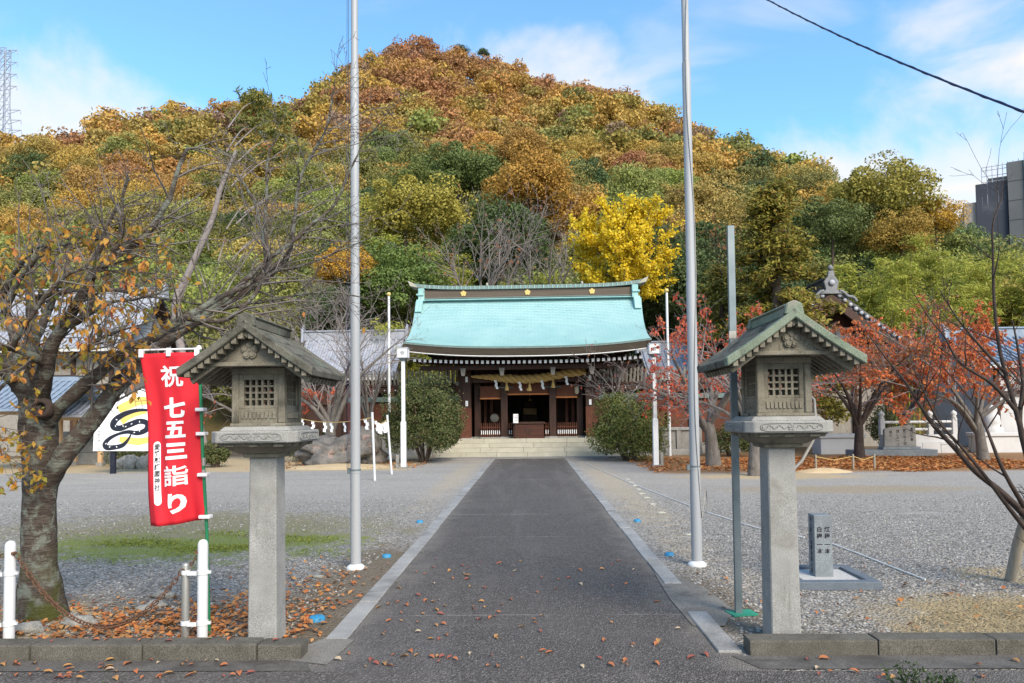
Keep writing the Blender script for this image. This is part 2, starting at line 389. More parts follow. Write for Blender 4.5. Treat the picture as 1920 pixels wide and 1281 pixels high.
# copper shingles: courses of small plates, pale verdigris, the odd dark joint
m = NT('copper_roof'); co = m.coord(False)
br = m.n('ShaderNodeTexBrick'); m.L(co, br.inputs['Vector'])
mp = m.n('ShaderNodeMapping'); uv = m.n('ShaderNodeTexCoord'); m.L(uv.outputs['UV'], mp.inputs[0]); m.L(mp.outputs[0], br.inputs['Vector'])
for k, v in (('Scale', 1.0), ('Mortar Size', .016), ('Mortar Smooth', .3), ('Bias', 0.), ('Brick Width', .30), ('Row Height', .105)): br.inputs[k].default_value = v
br.inputs['Color1'].default_value = (.275,.475,.49,1); br.inputs['Color2'].default_value = (.31,.51,.525,1); br.inputs['Mortar'].default_value = (.20,.385,.40,1)
col = m.mix(m.rng(m.noise(co, .9, 5, .6), .35, .7, 0, .35), br.outputs['Color'], (.36,.535,.54))
spot = m.math('MULTIPLY', br.outputs['Fac'], m.rng(m.noise(co, 2.2, 6, .7, .5), .58, .76))
col = m.mix(m.math('MULTIPLY', spot, .8), col, (.06,.15,.155))
col = m.mix(m.rng(m.noise(co, 1.6, 7, .7, .3, (1, .3, .3)), .60, .75, 0, .25), col, (.22,.38,.39))
m.bump(br.outputs['Fac'], -.25, .01); m.done(col, .62, 0, .35)

# asphalt
def asphalt(name, dark, light, patch):
    m = NT(name); co = m.coord(False)
    v = m.voro(co, 95, 'Color'); sp = m.n('ShaderNodeSeparateColor'); m.L(v, sp.inputs[0])
    col = m.ramp(sp.outputs[0], [(0, dark), (.72, tuple((a + b) / 2 for a, b in zip(dark, light))), (.9, light), (1, tuple(c * 1.45 for c in light))])
    col = m.mix(m.rng(m.noise(co, .55, 5, .6, .4), .45, .72, 0, .55), col, patch)
    col = m.mix(m.rng(m.noise(co, 1.3, 6, .6, .8, (.4, 2.2, 1)), .62, .74, 0, .35), col, (.15,.14,.13))
    # worn lanes, repair seams and hairline cracks
    sx_ = m.n('ShaderNodeSeparateXYZ'); m.L(co, sx_.inputs[0])
    lane = m.noise(co, 1.1, 4, .6, .5, (1.6, .16, 1)); col = m.mix(m.rng(lane, .48, .68, 0, .30), col, tuple(c * 1.5 for c in patch))
    col = m.mix(m.rng(m.noise(co, 2.6, 6, .65, .4), .56, .70, 0, .45), col, tuple(c * .55 for c in patch))
    wj = m.math('MULTIPLY', m.math('SUBTRACT', m.noise(co, 3.0, 5, .6), .5), .07)
    for yy, ww in ((5.62, .012), (11.3, .02), (9.2, .010), (17.4, .02)):
        d_ = m.math('ABSOLUTE', m.math('SUBTRACT', m.math('ADD', sx_.outputs[1], wj), yy))
        col = m.mix(m.math('MULTIPLY', m.rng(d_, ww * 1.6, ww * .4), m.rng(m.noise(co, 2.2, 4, .6), .40, .58, 0, .7)), col, tuple(c * 1.9 for c in patch))
    if name == 'asphalt_path':                     # dust and grit washed in from the borders
        ed = m.math('ADD', m.math('ABSOLUTE', m.math('ADD', sx_.outputs[0], .05)), m.math('MULTIPLY', m.math('SUBTRACT', m.noise(co, 2.4, 6, .7), .5), .9))
        col = m.mix(m.rng(ed, 1.0, 1.45, 0, .55), col, (.25,.225,.195))
    ce = m.voro(m.coord(False), .42, 'Distance', 'DISTANCE_TO_EDGE'); wv = m.math('MULTIPLY', m.noise(co, 4, 6, .7), .03)
    crack = m.math('MULTIPLY', m.rng(m.math('ADD', ce, wv), .026, .016), m.rng(m.noise(co, .5, 3, .5), .52, .62, 0, .22))
    col = m.mix(crack, col, (.02, .019, .018))
    m.bump(m.voro(co, 95, 'Distance'), .9, .012); return m.done(col, .85, 0, .3)
asphalt('asphalt_path', (.060,.054,.051), (.158,.145,.138), (.135,.123,.117))
asphalt('asphalt_road', (.062,.055,.050), (.170,.153,.142), (.145,.130,.118))

# the court: grey gravel with moss, straw, sand and bare soil where they lie
m = NT('court_ground'); co = m.coord(False)
sx = m.n('ShaderNodeSeparateXYZ'); m.L(co, sx.inputs[0])
wob = m.noise(co, .9, 6, .65, .3); wob2 = m.noise(co, 4.5, 6, .7, .3)
def ell(cx, cy, rx, ry, lo=1.25, hi=.55, w1=.9, w2=.5):
    a = m.math('DIVIDE', m.math('SUBTRACT', sx.outputs[0], cx), rx); b = m.math('DIVIDE', m.math('SUBTRACT', sx.outputs[1], cy), ry)
    d = m.math('SQRT', m.math('ADD', m.math('MULTIPLY', a, a), m.math('MULTIPLY', b, b)))
    d = m.math('ADD', d, m.math('MULTIPLY', m.math('SUBTRACT', wob, .5), w1 * 2)); d = m.math('ADD', d, m.math('MULTIPLY', m.math('SUBTRACT', wob2, .5), w2 * 2))
    return m.rng(d, lo, hi)
v = m.voro(co, 42, 'Color'); sp = m.n('ShaderNodeSeparateColor'); m.L(v, sp.inputs[0])
vd = m.voro(co, 42, 'Distance')
col = m.ramp(sp.outputs[0], [(0, (.14,.13,.115)), (.4, (.275,.257,.232)), (.8, (.40,.375,.342)), (1, (.54,.51,.47))])
gap = m.rng(vd, .35, .75, 0, .55); col = m.mix(gap, col, (.09,.085,.08))
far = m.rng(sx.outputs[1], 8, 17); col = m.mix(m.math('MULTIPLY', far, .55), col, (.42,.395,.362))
trk = m.noise(co, .55, 4, .55, .8, (.45, 1.9, 1)); col = m.mix(m.rng(trk, .46, .66, 0, .22), col, (.22,.205,.186)); col = m.mix(m.rng(m.noise(co, .8, 5, .6, .6, (.5, 1.6, 1)), .58, .72, 0, .35), col, (.46,.435,.40))
col = m.mix(m.rng(wob, .55, .75, 0, .3), col, (.25,.22,.17))
fine = m.noise(co, 130, 3, .6)
def sandy(c1, c2): return m.ramp(fine, [(.35, c1), (.65, c2)])
soil = sandy((.10,.075,.05), (.19,.15,.105)); sand = sandy((.40,.31,.19), (.54,.43,.28)); straw = sandy((.23,.17,.09), (.42,.33,.20))
moss = sandy((.10,.135,.025), (.25,.30,.07)); drymoss = sandy((.17,.155,.09), (.29,.26,.17))
col = m.mix(ell(-4.9, 10.0, 3.0, 1.7), col, drymoss)
col = m.mix(m.math('MULTIPLY', ell(-4.3, 8.75, 2.2, 1.05, 1.3, .3, 1.2, 1.5), .85), col, moss)
col = m.mix(m.math('MULTIPLY', ell(-1.75, 6.6, .45, 2.6, 1.3, .5), .8), col, soil)
col = m.mix(m.math('MULTIPLY', ell(-3.6, 5.2, 2.4, .9, 1.3, .6), .75), col, soil)
col = m.mix(m.math('MULTIPLY', ell(-4.0, 5.45, .75, .5, 1.2, .6), .8), col, sand)
col = m.mix(ell(4.3, 5.35, 1.9, .95, 1.2, .6, .5, .5), col, straw)
col = m.mix(m.math('MULTIPLY', ell(4.7, 6.9, .7, .35, 1.2, .5), .8), col, straw)
col = m.mix(m.math('MULTIPLY', ell(1.55, 5.9, .28, 1.0, 1.3, .6), .8), col, soil)
col = m.mix(m.math('MULTIPLY', ell(1.9, 16.5, .40, 8, 1.4, .3, .8, 1.6), .42), col, sand)
col = m.mix(m.math('MULTIPLY', ell(-1.95, 18.5, .35, 6, 1.4, .3, .8, 1.6), .38), col, sand)
col = m.mix(m.math('MULTIPLY', ell(6.6, 14.6, 2.6, .8, 1.3, .5, .6, .8), .6), col, straw)
col = m.mix(ell(6.2, 17.8, 2.4, .9, 1.2, .6), col, sand)
far_l = m.math('MULTIPLY', m.rng(m.math('ADD', sx.outputs[1], m.math('MULTIPLY', wob, 1.2)), 21.1, 21.6), m.rng(sx.outputs[0], -3.4, -4.2))
far_r = m.math('MULTIPLY', m.rng(m.math('ADD', sx.outputs[1], m.math('MULTIPLY', wob, 1.6)), 19.2, 20.0), m.rng(sx.outputs[0], 3.0, 4.0))
col = m.mix(far_l, col, sand); col = m.mix(far_r, col, sandy((.22,.12,.06), (.38,.22,.11)))
col = m.mix(m.rng(sx.outputs[1], 27.5, 30), col, soil)
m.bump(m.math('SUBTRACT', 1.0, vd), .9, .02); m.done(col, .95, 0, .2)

# woodland floor under the hill's trees
surf('forest_floor', (.10,.075,.03), (.17,.12,.045), .35, .95, 4, .8, .3, stains=[((.06,.07,.025), .25, .5, .65)])

# ------------------------------------------------------------------ ground, road, path, kerbs
def sheet(name, x0, x1, y0, y1, z, mat, kind='structure'):
    return MB().add([(x0,y0,z),(x1,y0,z),(x1,y1,z),(x0,y1,z)], [(0,1,2,3)]).build(name, mat, kind=kind)
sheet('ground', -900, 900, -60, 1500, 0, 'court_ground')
sheet('road', -60, 60, -40, 4.40, .004, 'asphalt_road')
XL0, XL1, XR0, XR1 = -1.495, -1.335, 1.235, 1.395
MB().add([(-1.62,4.40,.004),(1.50,4.40,.004),(XR0,5.0,.004),(XR0,25.9,.004),(XL1,25.9,.004),(XL1,5.0,.004)], [(0,1,2,3,4,5)]).build('path', 'asphalt_path', kind='structure')
path = bpy.data.objects['path']
gut = MB(); gut.add([(-40,4.40,.008),(-1.40,4.40,.008),(-1.50,4.59,.008),(-40,4.56,.008)], [(0,1,2,3)])
gut.add([(1.42,4.42,.008),(40,4.42,.008),(40,4.66,.008),(1.30,4.66,.008)], [(0,1,2,3)])
gut.build('gutter', 'gutter_concrete', kind='structure')
# granite border slabs, each its own piece
for side, (x0, x1) in ((-1, (XL0, XL1)), (1, (XR0, XR1))):
    y = 5.02 if side < 0 else 4.72
    while y < 25.9:
        ln = min(random.uniform(.92, 1.12), 25.92 - y)
        if not (side > 0 and 5.35 < y + ln / 2 < 6.95):
            jx = random.uniform(-.007, .007); MB().box(x0 + jx, x1 + jx, y, y + ln - random.uniform(.006, .016), -.05, .015 + random.uniform(-.004, .006)).build('border_slab', 'border_stone', path, bevel=.006)
        y += ln
pt = MB(); pp = [(1.20,5.30),(1.44,5.30),(1.62,5.75),(1.58,6.4),(1.40,7.0),(1.22,7.05),(1.18,6.1)]
pt.add([(x, y, .010) for x, y in pp], [list(range(7))]); pt.build('cement_patch', 'patch_cement', kind='structure')
pt = MB(); pp = [(-1.72,4.62),(-1.33,4.50),(-1.28,5.0),(-1.50,5.05)]
pt.add([(x, y, .010) for x, y in pp], [list(range(4))]); pt.build('cement_patch', 'patch_cement', kind='structure')
ap = MB().add([(-2.95,25.75,.020),(2.85,25.75,.020),(3.9,26.75,.020),(-4.05,26.75,.020)], [(0,1,2,3)])
ap.add([(-2.95,25.75,.0),(2.85,25.75,.0),(2.85,25.75,.020),(-2.95,25.75,.020)], [(0,1,2,3)]); ap.build('forecourt_slab', 'concrete', kind='structure')

def kerb(name, label, cuts, y0, y1):
    root = empty(name, ((cuts[0] + cuts[-1]) / 2, y0, 0), label, 'kerb', 'kerbs along the road')
    o = Vector(root.location)
    for a, b in zip(cuts, cuts[1:]):
        dz = random.uniform(-.004, .004); dy = random.uniform(-.004, .004)
        MB().box(min(a, b) + .004, max(a, b) - .004, y0 + dy, y1 + dy, -.06, .105 + dz).build('kerb_block', 'kerb_stone', root, origin=o, bevel=.012, seg=2)
kerb('stone_kerb', 'low weathered stone kerb under the red banner and cherry tree', [-1.53,-1.83,-2.6,-3.36,-4.12,-4.88,-5.6], 4.60, 4.755)
kerb('stone_kerb', 'low weathered stone kerb beside the dry straw, under the inscribed marker', [1.42,2.26,3.02,3.78,4.54,5.3], 4.665, 4.82)

# ------------------------------------------------------------------ the hill
RX = np.array([-330,-200,-135,-102.4,-87.6,-78.2,-60.2,-53.5,-47.5,-35.0,-16.5,2.1,22.9,38.8,48.9,56,66,85,130,330.])
RY = np.array([115,118,122,130,140,148,152,172,200,210,210,200,180,160,142,128,115,108,105,105.])
RZ = np.array([30,42,50,56.7,63.0,69.5,73.9,80.0,109.0,118.5,113.0,101.0,87.5,69.3,56,41,21,9,8,8.]) - 7.0
FOOT = 47.0
def hill_z(X, Y):
    X = np.asarray(X, float); Y = np.asarray(Y, float)
    yr, zr = np.interp(X, RX, RY), np.interp(X, RX, RZ)
    t = (Y - FOOT) / (yr - FOOT)
    up = np.clip(t, 0, 1); z = zr * up * (.80 + .20 * up)
    z = np.where(t > 1, zr * np.maximum(0, 1 - .45 * (t - 1) ** 1.3), z)
    return z - .05 + np.where(t > 0, 1.2 * np.sin(X * .11) * np.sin(Y * .09) * np.clip(t * 4, 0, 1), 0)
gx, gy = np.meshgrid(np.linspace(-330, 330, 166), np.linspace(46, 420, 110))
gz_ = hill_z(gx, gy); nx, ny = gx.shape[1], gx.shape[0]
V = np.stack([gx, gy, gz_], -1).reshape(-1, 3)
ii = (np.arange(ny - 1)[:, None] * nx + np.arange(nx - 1)[None]).ravel()
link('hill', npmesh('hill', V, np.stack([ii, ii + 1, ii + nx + 1, ii + nx], 1), 'forest_floor', smooth=True), kind='structure')
# ------------------------------------------------------------------ shrine hall
surf('box_wood', (.045,.016,.011), (.085,.030,.018), 3, .55, 40, .3, .004, stretch=(.5, 6, 6))
S0 = Vector((-.09, 27.5, 0)); SROT = R(-0.8)
hall = empty('shrine_hall', S0, 'dark timber shrine hall with a pale green copper roof', 'shrine', None, SROT)
def sh(name, mb, mat, bevel=0, parent=hall, **k): return mb.build(name, mat, parent, bevel=bevel, **k)
# stone steps: four courses of separate blocks
for i in range(4):
    hw, y0, z1 = 3.62 - .23 * i, -.78 + .31 * i, .17 * (i + 1)
    st = sh('step', MB().box(-hw + .02, hw - .02, y0 + .03, .52, z1 - .165, z1 - .01), 'gutter_concrete')
    x = -hw; cut = []
    while x < hw - .7: cut.append(x); x += random.uniform(1.05, 1.75)
    cut.append(hw)
    for a, b in zip(cut, cut[1:]):
        sh('stone_block', MB().box(a + .006, b - .006, y0, y0 + (.33 if i < 3 else .5), z1 - .166, z1 + random.uniform(0, .003)), 'step_stone', .006, st)
    for s_ in (-1, 1):
        sh('stone_block', MB().box(min(s_*hw, s_*(hw-.25)), max(s_*hw, s_*(hw-.25)), y0 + (.335 if i < 3 else .505), .9 + .02 * i, z1 - .166, z1 - .002), 'step_stone', .006, st)
sh('platform', MB().box(-3.3, 3.3, .50, 8.3, .02, .675), 'step_stone')
# pillars
def pillar(x, y, w, z1, mat='dark_wood'):
    p = sh('pillar', MB().box(x - w/2, x + w/2, y - w/2, y + w/2, .74, z1), mat, .012)
    sh('base_stone', MB().frustum((w*.72, w*.72), .67, (w*.6, w*.6), .742, (x, y)), 'granite', .008, p)
    return p
for s_ in (-1, 1):
    p = pillar(s_ * 2.50, .78, .34, 4.0)
    sh('skirt_board', MB().box(s_*2.50 - .185 + (-.10 if s_ < 0 else .0), s_*2.50 + .185 + (0 if s_ < 0 else .10), .56, .60, .70, 1.93), 'red_wood', .004, p)
    for zz_ in (2.98, 2.00):
        sh('white_plaque', MB().box(s_*2.5 - .05, s_*2.5 + .05, .572, .606, zz_, zz_ + .22), 'paper', .004, p)
    pillar(s_ * 2.12, 1.35, .26, 4.0)
    pillar(s_ * .99, .95, .28, 4.0)
# beams
sh('tie_beam', MB().box(-2.33, 2.33, .70, .92, 2.96, 3.16), 'dark_wood', .012)
sh('tie_beam', MB().box(-2.75, 2.75, .62, .95, 3.48, 3.74), 'dark_wood', .012)
sh('eave_beam', MB().box(-3.9, 3.9, .30, .58, 3.80, 4.02), 'dark_wood', .012)
sh('eave_beam', MB().box(-4.2, 4.2, -.62, -.40, 3.40, 3.58), 'dark_wood', .012)
for s_ in (-1, 1):     # bracket arms and their carved scrolls
    for x in (2.5, .99):
        a = sh('bracket', MB().box(s_*x - .09, s_*x + .09, -.62, .62, 3.30, 3.50), 'dark_wood', .01)
        sh('bracket_cap', MB().frustum((.06, .04), 3.16, (.11, .04), 3.46, (s_*x, -.66)), 'grey_wood', .006, a)
    sc = MB()
    for (cx_, cz_, r_) in ((2.98, 3.30, .14), (3.2, 3.05, .10), (2.9, 2.92, .08)):
        sc.tube([(s_*(cx_ + r_*(1-k/26)*math.cos(k*.45)), .70, cz_ + r_*(1-k/26)*math.sin(k*.45)) for k in range(22)], .018, 5)
    sh('carved_scroll', sc, 'grey_wood')
    sh('side_wall', MB().box(min(s_*2.66, s_*2.86), max(s_*2.66, s_*2.86), .7, 8.2, .68, 4.0), 'dark_wood')
sh('back_wall', MB().box(-2.86, 2.86, 8.0, 8.2, .68, 4.0), 'dark_wood')
sh('ceiling_boards', MB().box(-2.9, 2.9, .95, 8.2, 3.86, 3.92), 'dark_wood')
sh('transom', MB().box(-2.0, 2.0, 1.32, 1.40, 3.1, 3.86), 'dark_wood')
for s_ in (-1, 1): sh('inner_wall', MB().box(min(s_*2.7, s_*1.15), max(s_*2.7, s_*1.15), 5.2, 5.3, .68, 3.86), 'dark_wood')
for s_ in (-1, 1):
    for x in (1.88, 1.62): sh('door_post', MB().box(s_*x - .06, s_*x + .06, 2.3, 2.44, .68, 3.1), 'red_wood', .006)
# blinds with orange lower edge
def blind(x0, x1, z0, z1, y=.98):
    b = sh('slatted_blind', MB().box(x0, x1, y, y + .03, z0, z1), 'blind_wood')
    n = int((x1 - x0) / .055); me = MB().box(-.012, .012, y - .014, y, z0 + .045, z1 - .03).mesh('slat', 'blind_wood')
    for i in range(n): link('slat', me, b, (x0 + (i + .5) * (x1 - x0) / n, 0, 0))
    sh('lower_rail', MB().box(x0 - .02, x1 + .02, y - .03, y + .04, z0 - .02, z0 + .045), 'orange_trim', .006, b)
    sh('upper_rail', MB().box(x0 - .02, x1 + .02, y - .02, y + .04, z1 - .03, z1 + .02), 'red_wood', .006, b)
    return b
blind(-1.98, -.86 - .28, 2.30, 2.80); b_ = blind(-.84, .84, 2.46, 2.98); blind(.86 + .28, 1.98, 2.32, 2.82)
sh('plum_crest', MB().plum((0, .962, 2.66), .07, (0, -.02, 0)), 'gold', parent=b_)
# picket barriers between the pillars
def barrier(x0, x1, y=.95):
    b = sh('picket_barrier', MB().box(x0, x1, y - .02, y + .02, .80, .85).box(x0, x1, y - .02, y + .02, 1.10, 1.15), 'red_wood', .004)
    n = max(2, int(round((x1 - x0) / .085))); me = MB().box(-.016, .016, y - .045, y - .021, .73, 1.30).mesh('picket', 'red_wood', bevel=.003)
    mw = MB().box(-.017, .017, y - .048, y - .0455, .84, 1.0).mesh('white_band', 'paper')
    for i in range(n):
        x = x0 + (i + .5) * (x1 - x0) / n; k = link('picket', me, b, (x, 0, 0)); link('white_band', mw, k)
    sh('stone_sill', MB().box(x0, x1, y - .09, y + .09, .675, .73), 'granite', .006, b)
for a, b in ((-1.98, -1.16), (1.16, 1.98), (-.84, -.66), (.66, .84)): barrier(a, b)

# roof
RW0, RW1, NYR, NXR = 4.63, 4.87, 40, 36
def roof_pt(x, t, back=False):
    """x in -1..1, t from eave (0) to ridge (1)"""
    hw = RW0 + (RW1 - RW0) * t * t; y = -1.70 + 3.95 * t
    z = 4.16 + 2.44 * (.40 * t + .60 * t * t) + .24 * abs(x) ** 2.6 * (1 - t) ** .7
    return (x * hw, (4.5 - y) if back else y, z)
def roof_shell(back):
    vs, fs, uv = [], [], []
    xs = [-1 + 2 * i / NXR for i in range(NXR + 1)]
    for j in range(NYR):
        for tt, dz in ((j / NYR, .020), ((j + 1) / NYR, .002)):       # each course laps the one below
            for x in xs:
                p = roof_pt(x, tt, back); vs.append((p[0], p[1], p[2] + dz)); uv.append((p[0], (j + (0 if dz > .01 else 1)) * .105 + .002 * (1 if dz > .01 else -1)))
    n = NXR + 1
    for j in range(2 * NYR - 1):
        for i in range(NXR):
            a = j * n + i; fs.append((a, a + 1, a + n + 1, a + n) if not back else (a, a + n, a + n + 1, a + 1))
    return vs, fs, uv
for back in (False, True):
    vs, fs, uv = roof_shell(back); me = bpy.data.meshes.new('roof_slope'); me.from_pydata(vs, [], fs); me.materials.append(MATS['copper_roof'])
    ul = me.uv_layers.new(name='UVMap')
    for lp in me.loops: ul.data[lp.index].uv = uv[lp.vertex_index]
    link('roof_slope', me, hall)
def eave_band(y0, z0, z1, name, mat, hw=1.0, dy=.0):
    """moulding that follows the upswept eave"""
    vs, fs = [], []; n = 41
    for i in range(n):
        x = -1 + 2 * i / (n - 1); p = roof_pt(x, 0)
        for (yy, zz_) in ((y0, z1), (y0 + dy, z0), (y0 + dy + .30, z0), (y0 + .30, z1)): vs.append((p[0] * hw, yy, p[2] + zz_))
    for i in range(n - 1):
        for k in range(4): fs.append((i*4+k, i*4+(k+1) % 4, (i+1)*4+(k+1) % 4, (i+1)*4+k))
    fs += [(0, 1, 2, 3), tuple((n-1)*4 + k for k in (3, 2, 1, 0))]
    return sh(name, MB().add(vs, fs), mat)
eave_band(-1.70, -.05, .012, 'eave_edge', 'copper_dark', 1.002)
for k in range(4): eave_band(-1.68 + .012 * k, -.05 - .064 * (k + 1), -.05 - .064 * k - .004, 'eave_layer', 'thatch_edge', .998 - .003 * k, .010)
eave_band(-1.62, -.342, -.312, 'white_eave_line', 'paper', .985)
# soffit and gable boards
so = MB(); n = 31; vs = []
for i in range(n):
    x = -1 + 2 * i / (n - 1)
    for t in (0.0, .30, 1.0):
        p = roof_pt(x, t); vs.append((p[0] * .985, p[1] + .12, p[2] - (.32 if t < .2 else .28)))
so.add(vs, [(i*3+k, i*3+k+1, (i+1)*3+k+1, (i+1)*3+k) for i in range(n - 1) for k in range(2)])
sh('soffit', so, 'dark_wood')
for s_ in (-1, 1):
    pts = [roof_pt(s_, t / 16) for t in range(17)]
    gb = MB(); vs = []
    for p in pts: vs += [(p[0] - s_*.02, p[1], p[2] - .02), (p[0] - s_*.02, p[1], p[2] - .40), (p[0] - s_*.14, p[1], p[2] - .40), (p[0] - s_*.14, p[1], p[2] - .02)]
    gb.add(vs, [(i*4+k, i*4+(k+1) % 4, (i+1)*4+(k+1) % 4, (i+1)*4+k) for i in range(16) for k in range(4)])
    sh('bargeboard', gb, 'dark_wood')
    sh('gable_wall', MB().prism([(s_*3.9, -.2, 4.0), (s_*3.9, 2.25, 6.2), (s_*3.9, 4.7, 4.0)], (s_*.06, 0, 0)), 'dark_wood')
# rafters with white-painted ends
raf = MB().box(-.045, .045, -1.18, .6, -.05, .055).mesh('rafter', 'dark_wood'); cap = MB().box(-.052, .052, -1.192, -1.181, -.055, .060).mesh('painted_end', 'paper')
for i in range(44):
    x = -4.3 + 8.6 * i / 43; dz = .14 * abs(x / 4.5) ** 2.6
    r_ = link('rafter', raf, hall, (x, 0, 3.635 + dz)); link('painted_end', cap, r_)
# ridge
sh('ridge_body', MB().box(-4.50, 4.50, 2.0, 2.5, 6.62, 7.02), 'ridge_brown', .01)
for z in (6.60, 6.66): sh('ridge_moulding', MB().box(-4.52, 4.52, 1.955, 2.545, z - .012, z + .022), 'copper_trim' if z < 6.65 else 'copper_dark', .004)
rc = MB(); vs = []; n = 33
for i in range(n):
    x = -5.0 + 10.0 * i / (n - 1); z = 7.02 + .17 * abs(x / 5.0) ** 5
    for (dy, dz) in ((-.33, .0), (-.30, .15), (0, .21), (.30, .15), (.33, .0)): vs.append((x, 2.25 + dy, z + dz))
rc.add(vs, [(i*5+k, (i+1)*5+k, (i+1)*5+(k+1) % 5, i*5+(k+1) % 5) for i in range(n - 1) for k in range(5)] + [(0, 1, 2, 3, 4), tuple((n-1)*5 + k for k in (4, 3, 2, 1, 0))])
rcap = sh('ridge_cap', rc, 'copper_dark')
for i in range(46):
    x = -4.4 + 8.8 * i / 45; z = 7.02 + .17 * abs(x / 5.0) ** 5
    if i == 0: seam = MB().box(-.012, .012, -.345, -.30, .0, .15).mesh('seam', 'copper_trim')
    link('seam', seam, rcap, (x, 2.25, z))
for s_ in (-1, 1):
    tip = MB().prism([(s_*4.72, 1.86, 7.13), (s_*5.04, 1.86, 7.20), (s_*5.14, 1.86, 7.44), (s_*4.9, 1.86, 7.33)], (0, .78, 0)); sh('ridge_tip', tip, 'step_stone', .01, rcap)
    oni = MB().box(s_*4.56 - .13, s_*4.56 + .13, 1.86, 2.64, 6.55, 7.10).box(s_*4.60 - .16, s_*4.60 + .16, 1.80, 2.70, 6.78, 6.86)
    pr = [(s_*4.62 - .14, 1.86, 6.62), (s_*4.62 - .14, 1.58, 6.36), (s_*4.62 - .14, 1.40, 6.02), (s_*4.62 - .14, 1.52, 6.00), (s_*4.62 - .14, 1.95, 6.40)]
    oni.prism(pr, (.28, 0, 0)); sh('ridge_end_ornament', oni, 'copper_trim', .015)
for x in (-2.75, 0, 2.75): sh('plum_crest', MB().plum((x, 2.0, 6.86), .125, (0, -.03, 0)), 'gold')
for x in (-1.75, 2.35): sh('finial', MB().lathe([(.04, 0), (.055, .05), (.04, .1), (.0, .14)], 8, (x, 2.25, 7.23)), 'step_stone')

# things hung in and set before the hall
W = lambda x, y, z: S0 + Matrix.Rotation(SROT, 3, 'Z') @ Vector((x, y, z))
rope = empty('sacred_rope', W(0, .5, 3.0), 'thick twisted straw rope with tassels hung across the shrine front', 'rope', None, SROT)
ro = Vector((0, .5, 3.0))
def rope_c(u): return Vector((-2.30 + 4.60 * u, .48, 3.20 + .14 * u - .20 * math.sin(math.pi * u) ** 1.0 * (1 - .3 * u) + .035 * math.sin(u * 9))), .035 + .135 * min(1, u * 3.2) ** .8 * (1 if u < .97 else .85)
for k in range(3):
    pts, rr = [], []
    for i in range(110):
        u = i / 109; c, r_ = rope_c(u); a = u * 36 + k * 2.0944
        pts.append(c + Vector((0, math.cos(a), math.sin(a))) * r_ * .52 - ro); rr.append(r_ * .60)
    MB().tube(pts, rr, 8).build('rope_strand', 'straw_rope', rope)
tie = MB()
for i, u in enumerate((.345, .65)):
    c, r_ = rope_c(u); tie.lathe([(.0, 0)] + [(r_*1.12, 0), (r_*1.12, .03), (0, .03)], 12)
for u in (.315, .515, .72):
    c, r_ = rope_c(u); c = c - ro
    t = MB().tube([c - Vector((0, .13, 0)), c + Vector((0, -.14, -.22))], .020, 6).lathe([(.03, -.14), (.045, -.17), (.03, -.20), (.04, -.22), (.088, -.46), (.085, -.47)], 10, (c.x, c.y - .14, c.z - .02))
    t.build('straw_tassel', 'straw_rope', rope)
for u in (.215, .425, .62, .83):
    c, r_ = rope_c(u); c = c - ro; sh_ = MB(); z = c.z - .10; x = c.x
    for k in range(4):
        sh_.prism([(x - .05 + .02*(k % 2), c.y - .15, z), (x + .055 + .02*(k % 2), c.y - .15, z - .02), (x + .06 + .015*(k % 2), c.y - .15, z - .115), (x - .045 + .03*(k % 2), c.y - .15, z - .095)], (0, -.004, 0)); z -= .088; x += .012
    sh_.build('paper_streamer', 'paper', rope)
ob = empty('offering_box', W(0, .25, .68), 'large dark red offering box at the shrine entrance', 'box', None, SROT)
MB().box(-.62, .62, .10, .62, .0, .58).build('body', 'box_wood', ob, bevel=.012)
MB().box(-.68, .68, .05, .66, .58, .63).build('rim', 'dark_wood', ob, bevel=.008)
me = MB().box(-.64, .64, -.012, .012, .632, .66).mesh('grate_bar', 'dark_wood')
for i in range(7): link('grate_bar', me, ob, (0, .12 + i * .08, 0))
MB().plum((0, .10, .30), .13, (0, -.012, 0)).build('plum_crest', 'dark_wood', ob)
dr = empty('drum', W(-1.46, 2.0, .68), 'round pale drum on a stand behind the picket barrier', 'drum', None, SROT)
MB().lathe([(.19, -.13), (.225, 0), (.19, .13)], 24).build('shell', 'red_wood', dr, loc=(0, 0, .82), rot=(R(90), 0, 0))
MB().lathe([(.0, 0), (.18, .0), (.18, .012), (0, .016)], 24).build('drum_skin', 'drum_skin', dr, loc=(0, -.13, .82), rot=(R(90), 0, 0))
for x in (-.2, .2): MB().box(x - .03, x + .03, -.06, .06, 0, .72).build('stand_leg', 'dark_wood', dr, bevel=.005)
no = empty('notice_board', W(-.50, .16, .68), 'small white notice on a post beside the offering box', 'notice', None, SROT)
MB().box(-.10, .10, -.01, .01, .62, .98).build('panel', 'paper', no, bevel=.003)
MB().box(-.02, .02, .012, .04, .0, .9).build('post', 'dark_wood', no)
tx = MB()
for k, s_ in enumerate(('参拝作法', '二礼二拍', '一礼')):
    for j, ch in enumerate(s_):
        v, f = text_geo(ch, .06); tx.add([(p.x + .055 - k*.055, -.0125, p.y + .91 - j*.065) for p in v], f)
tx.build('lettering', 'ink', no)
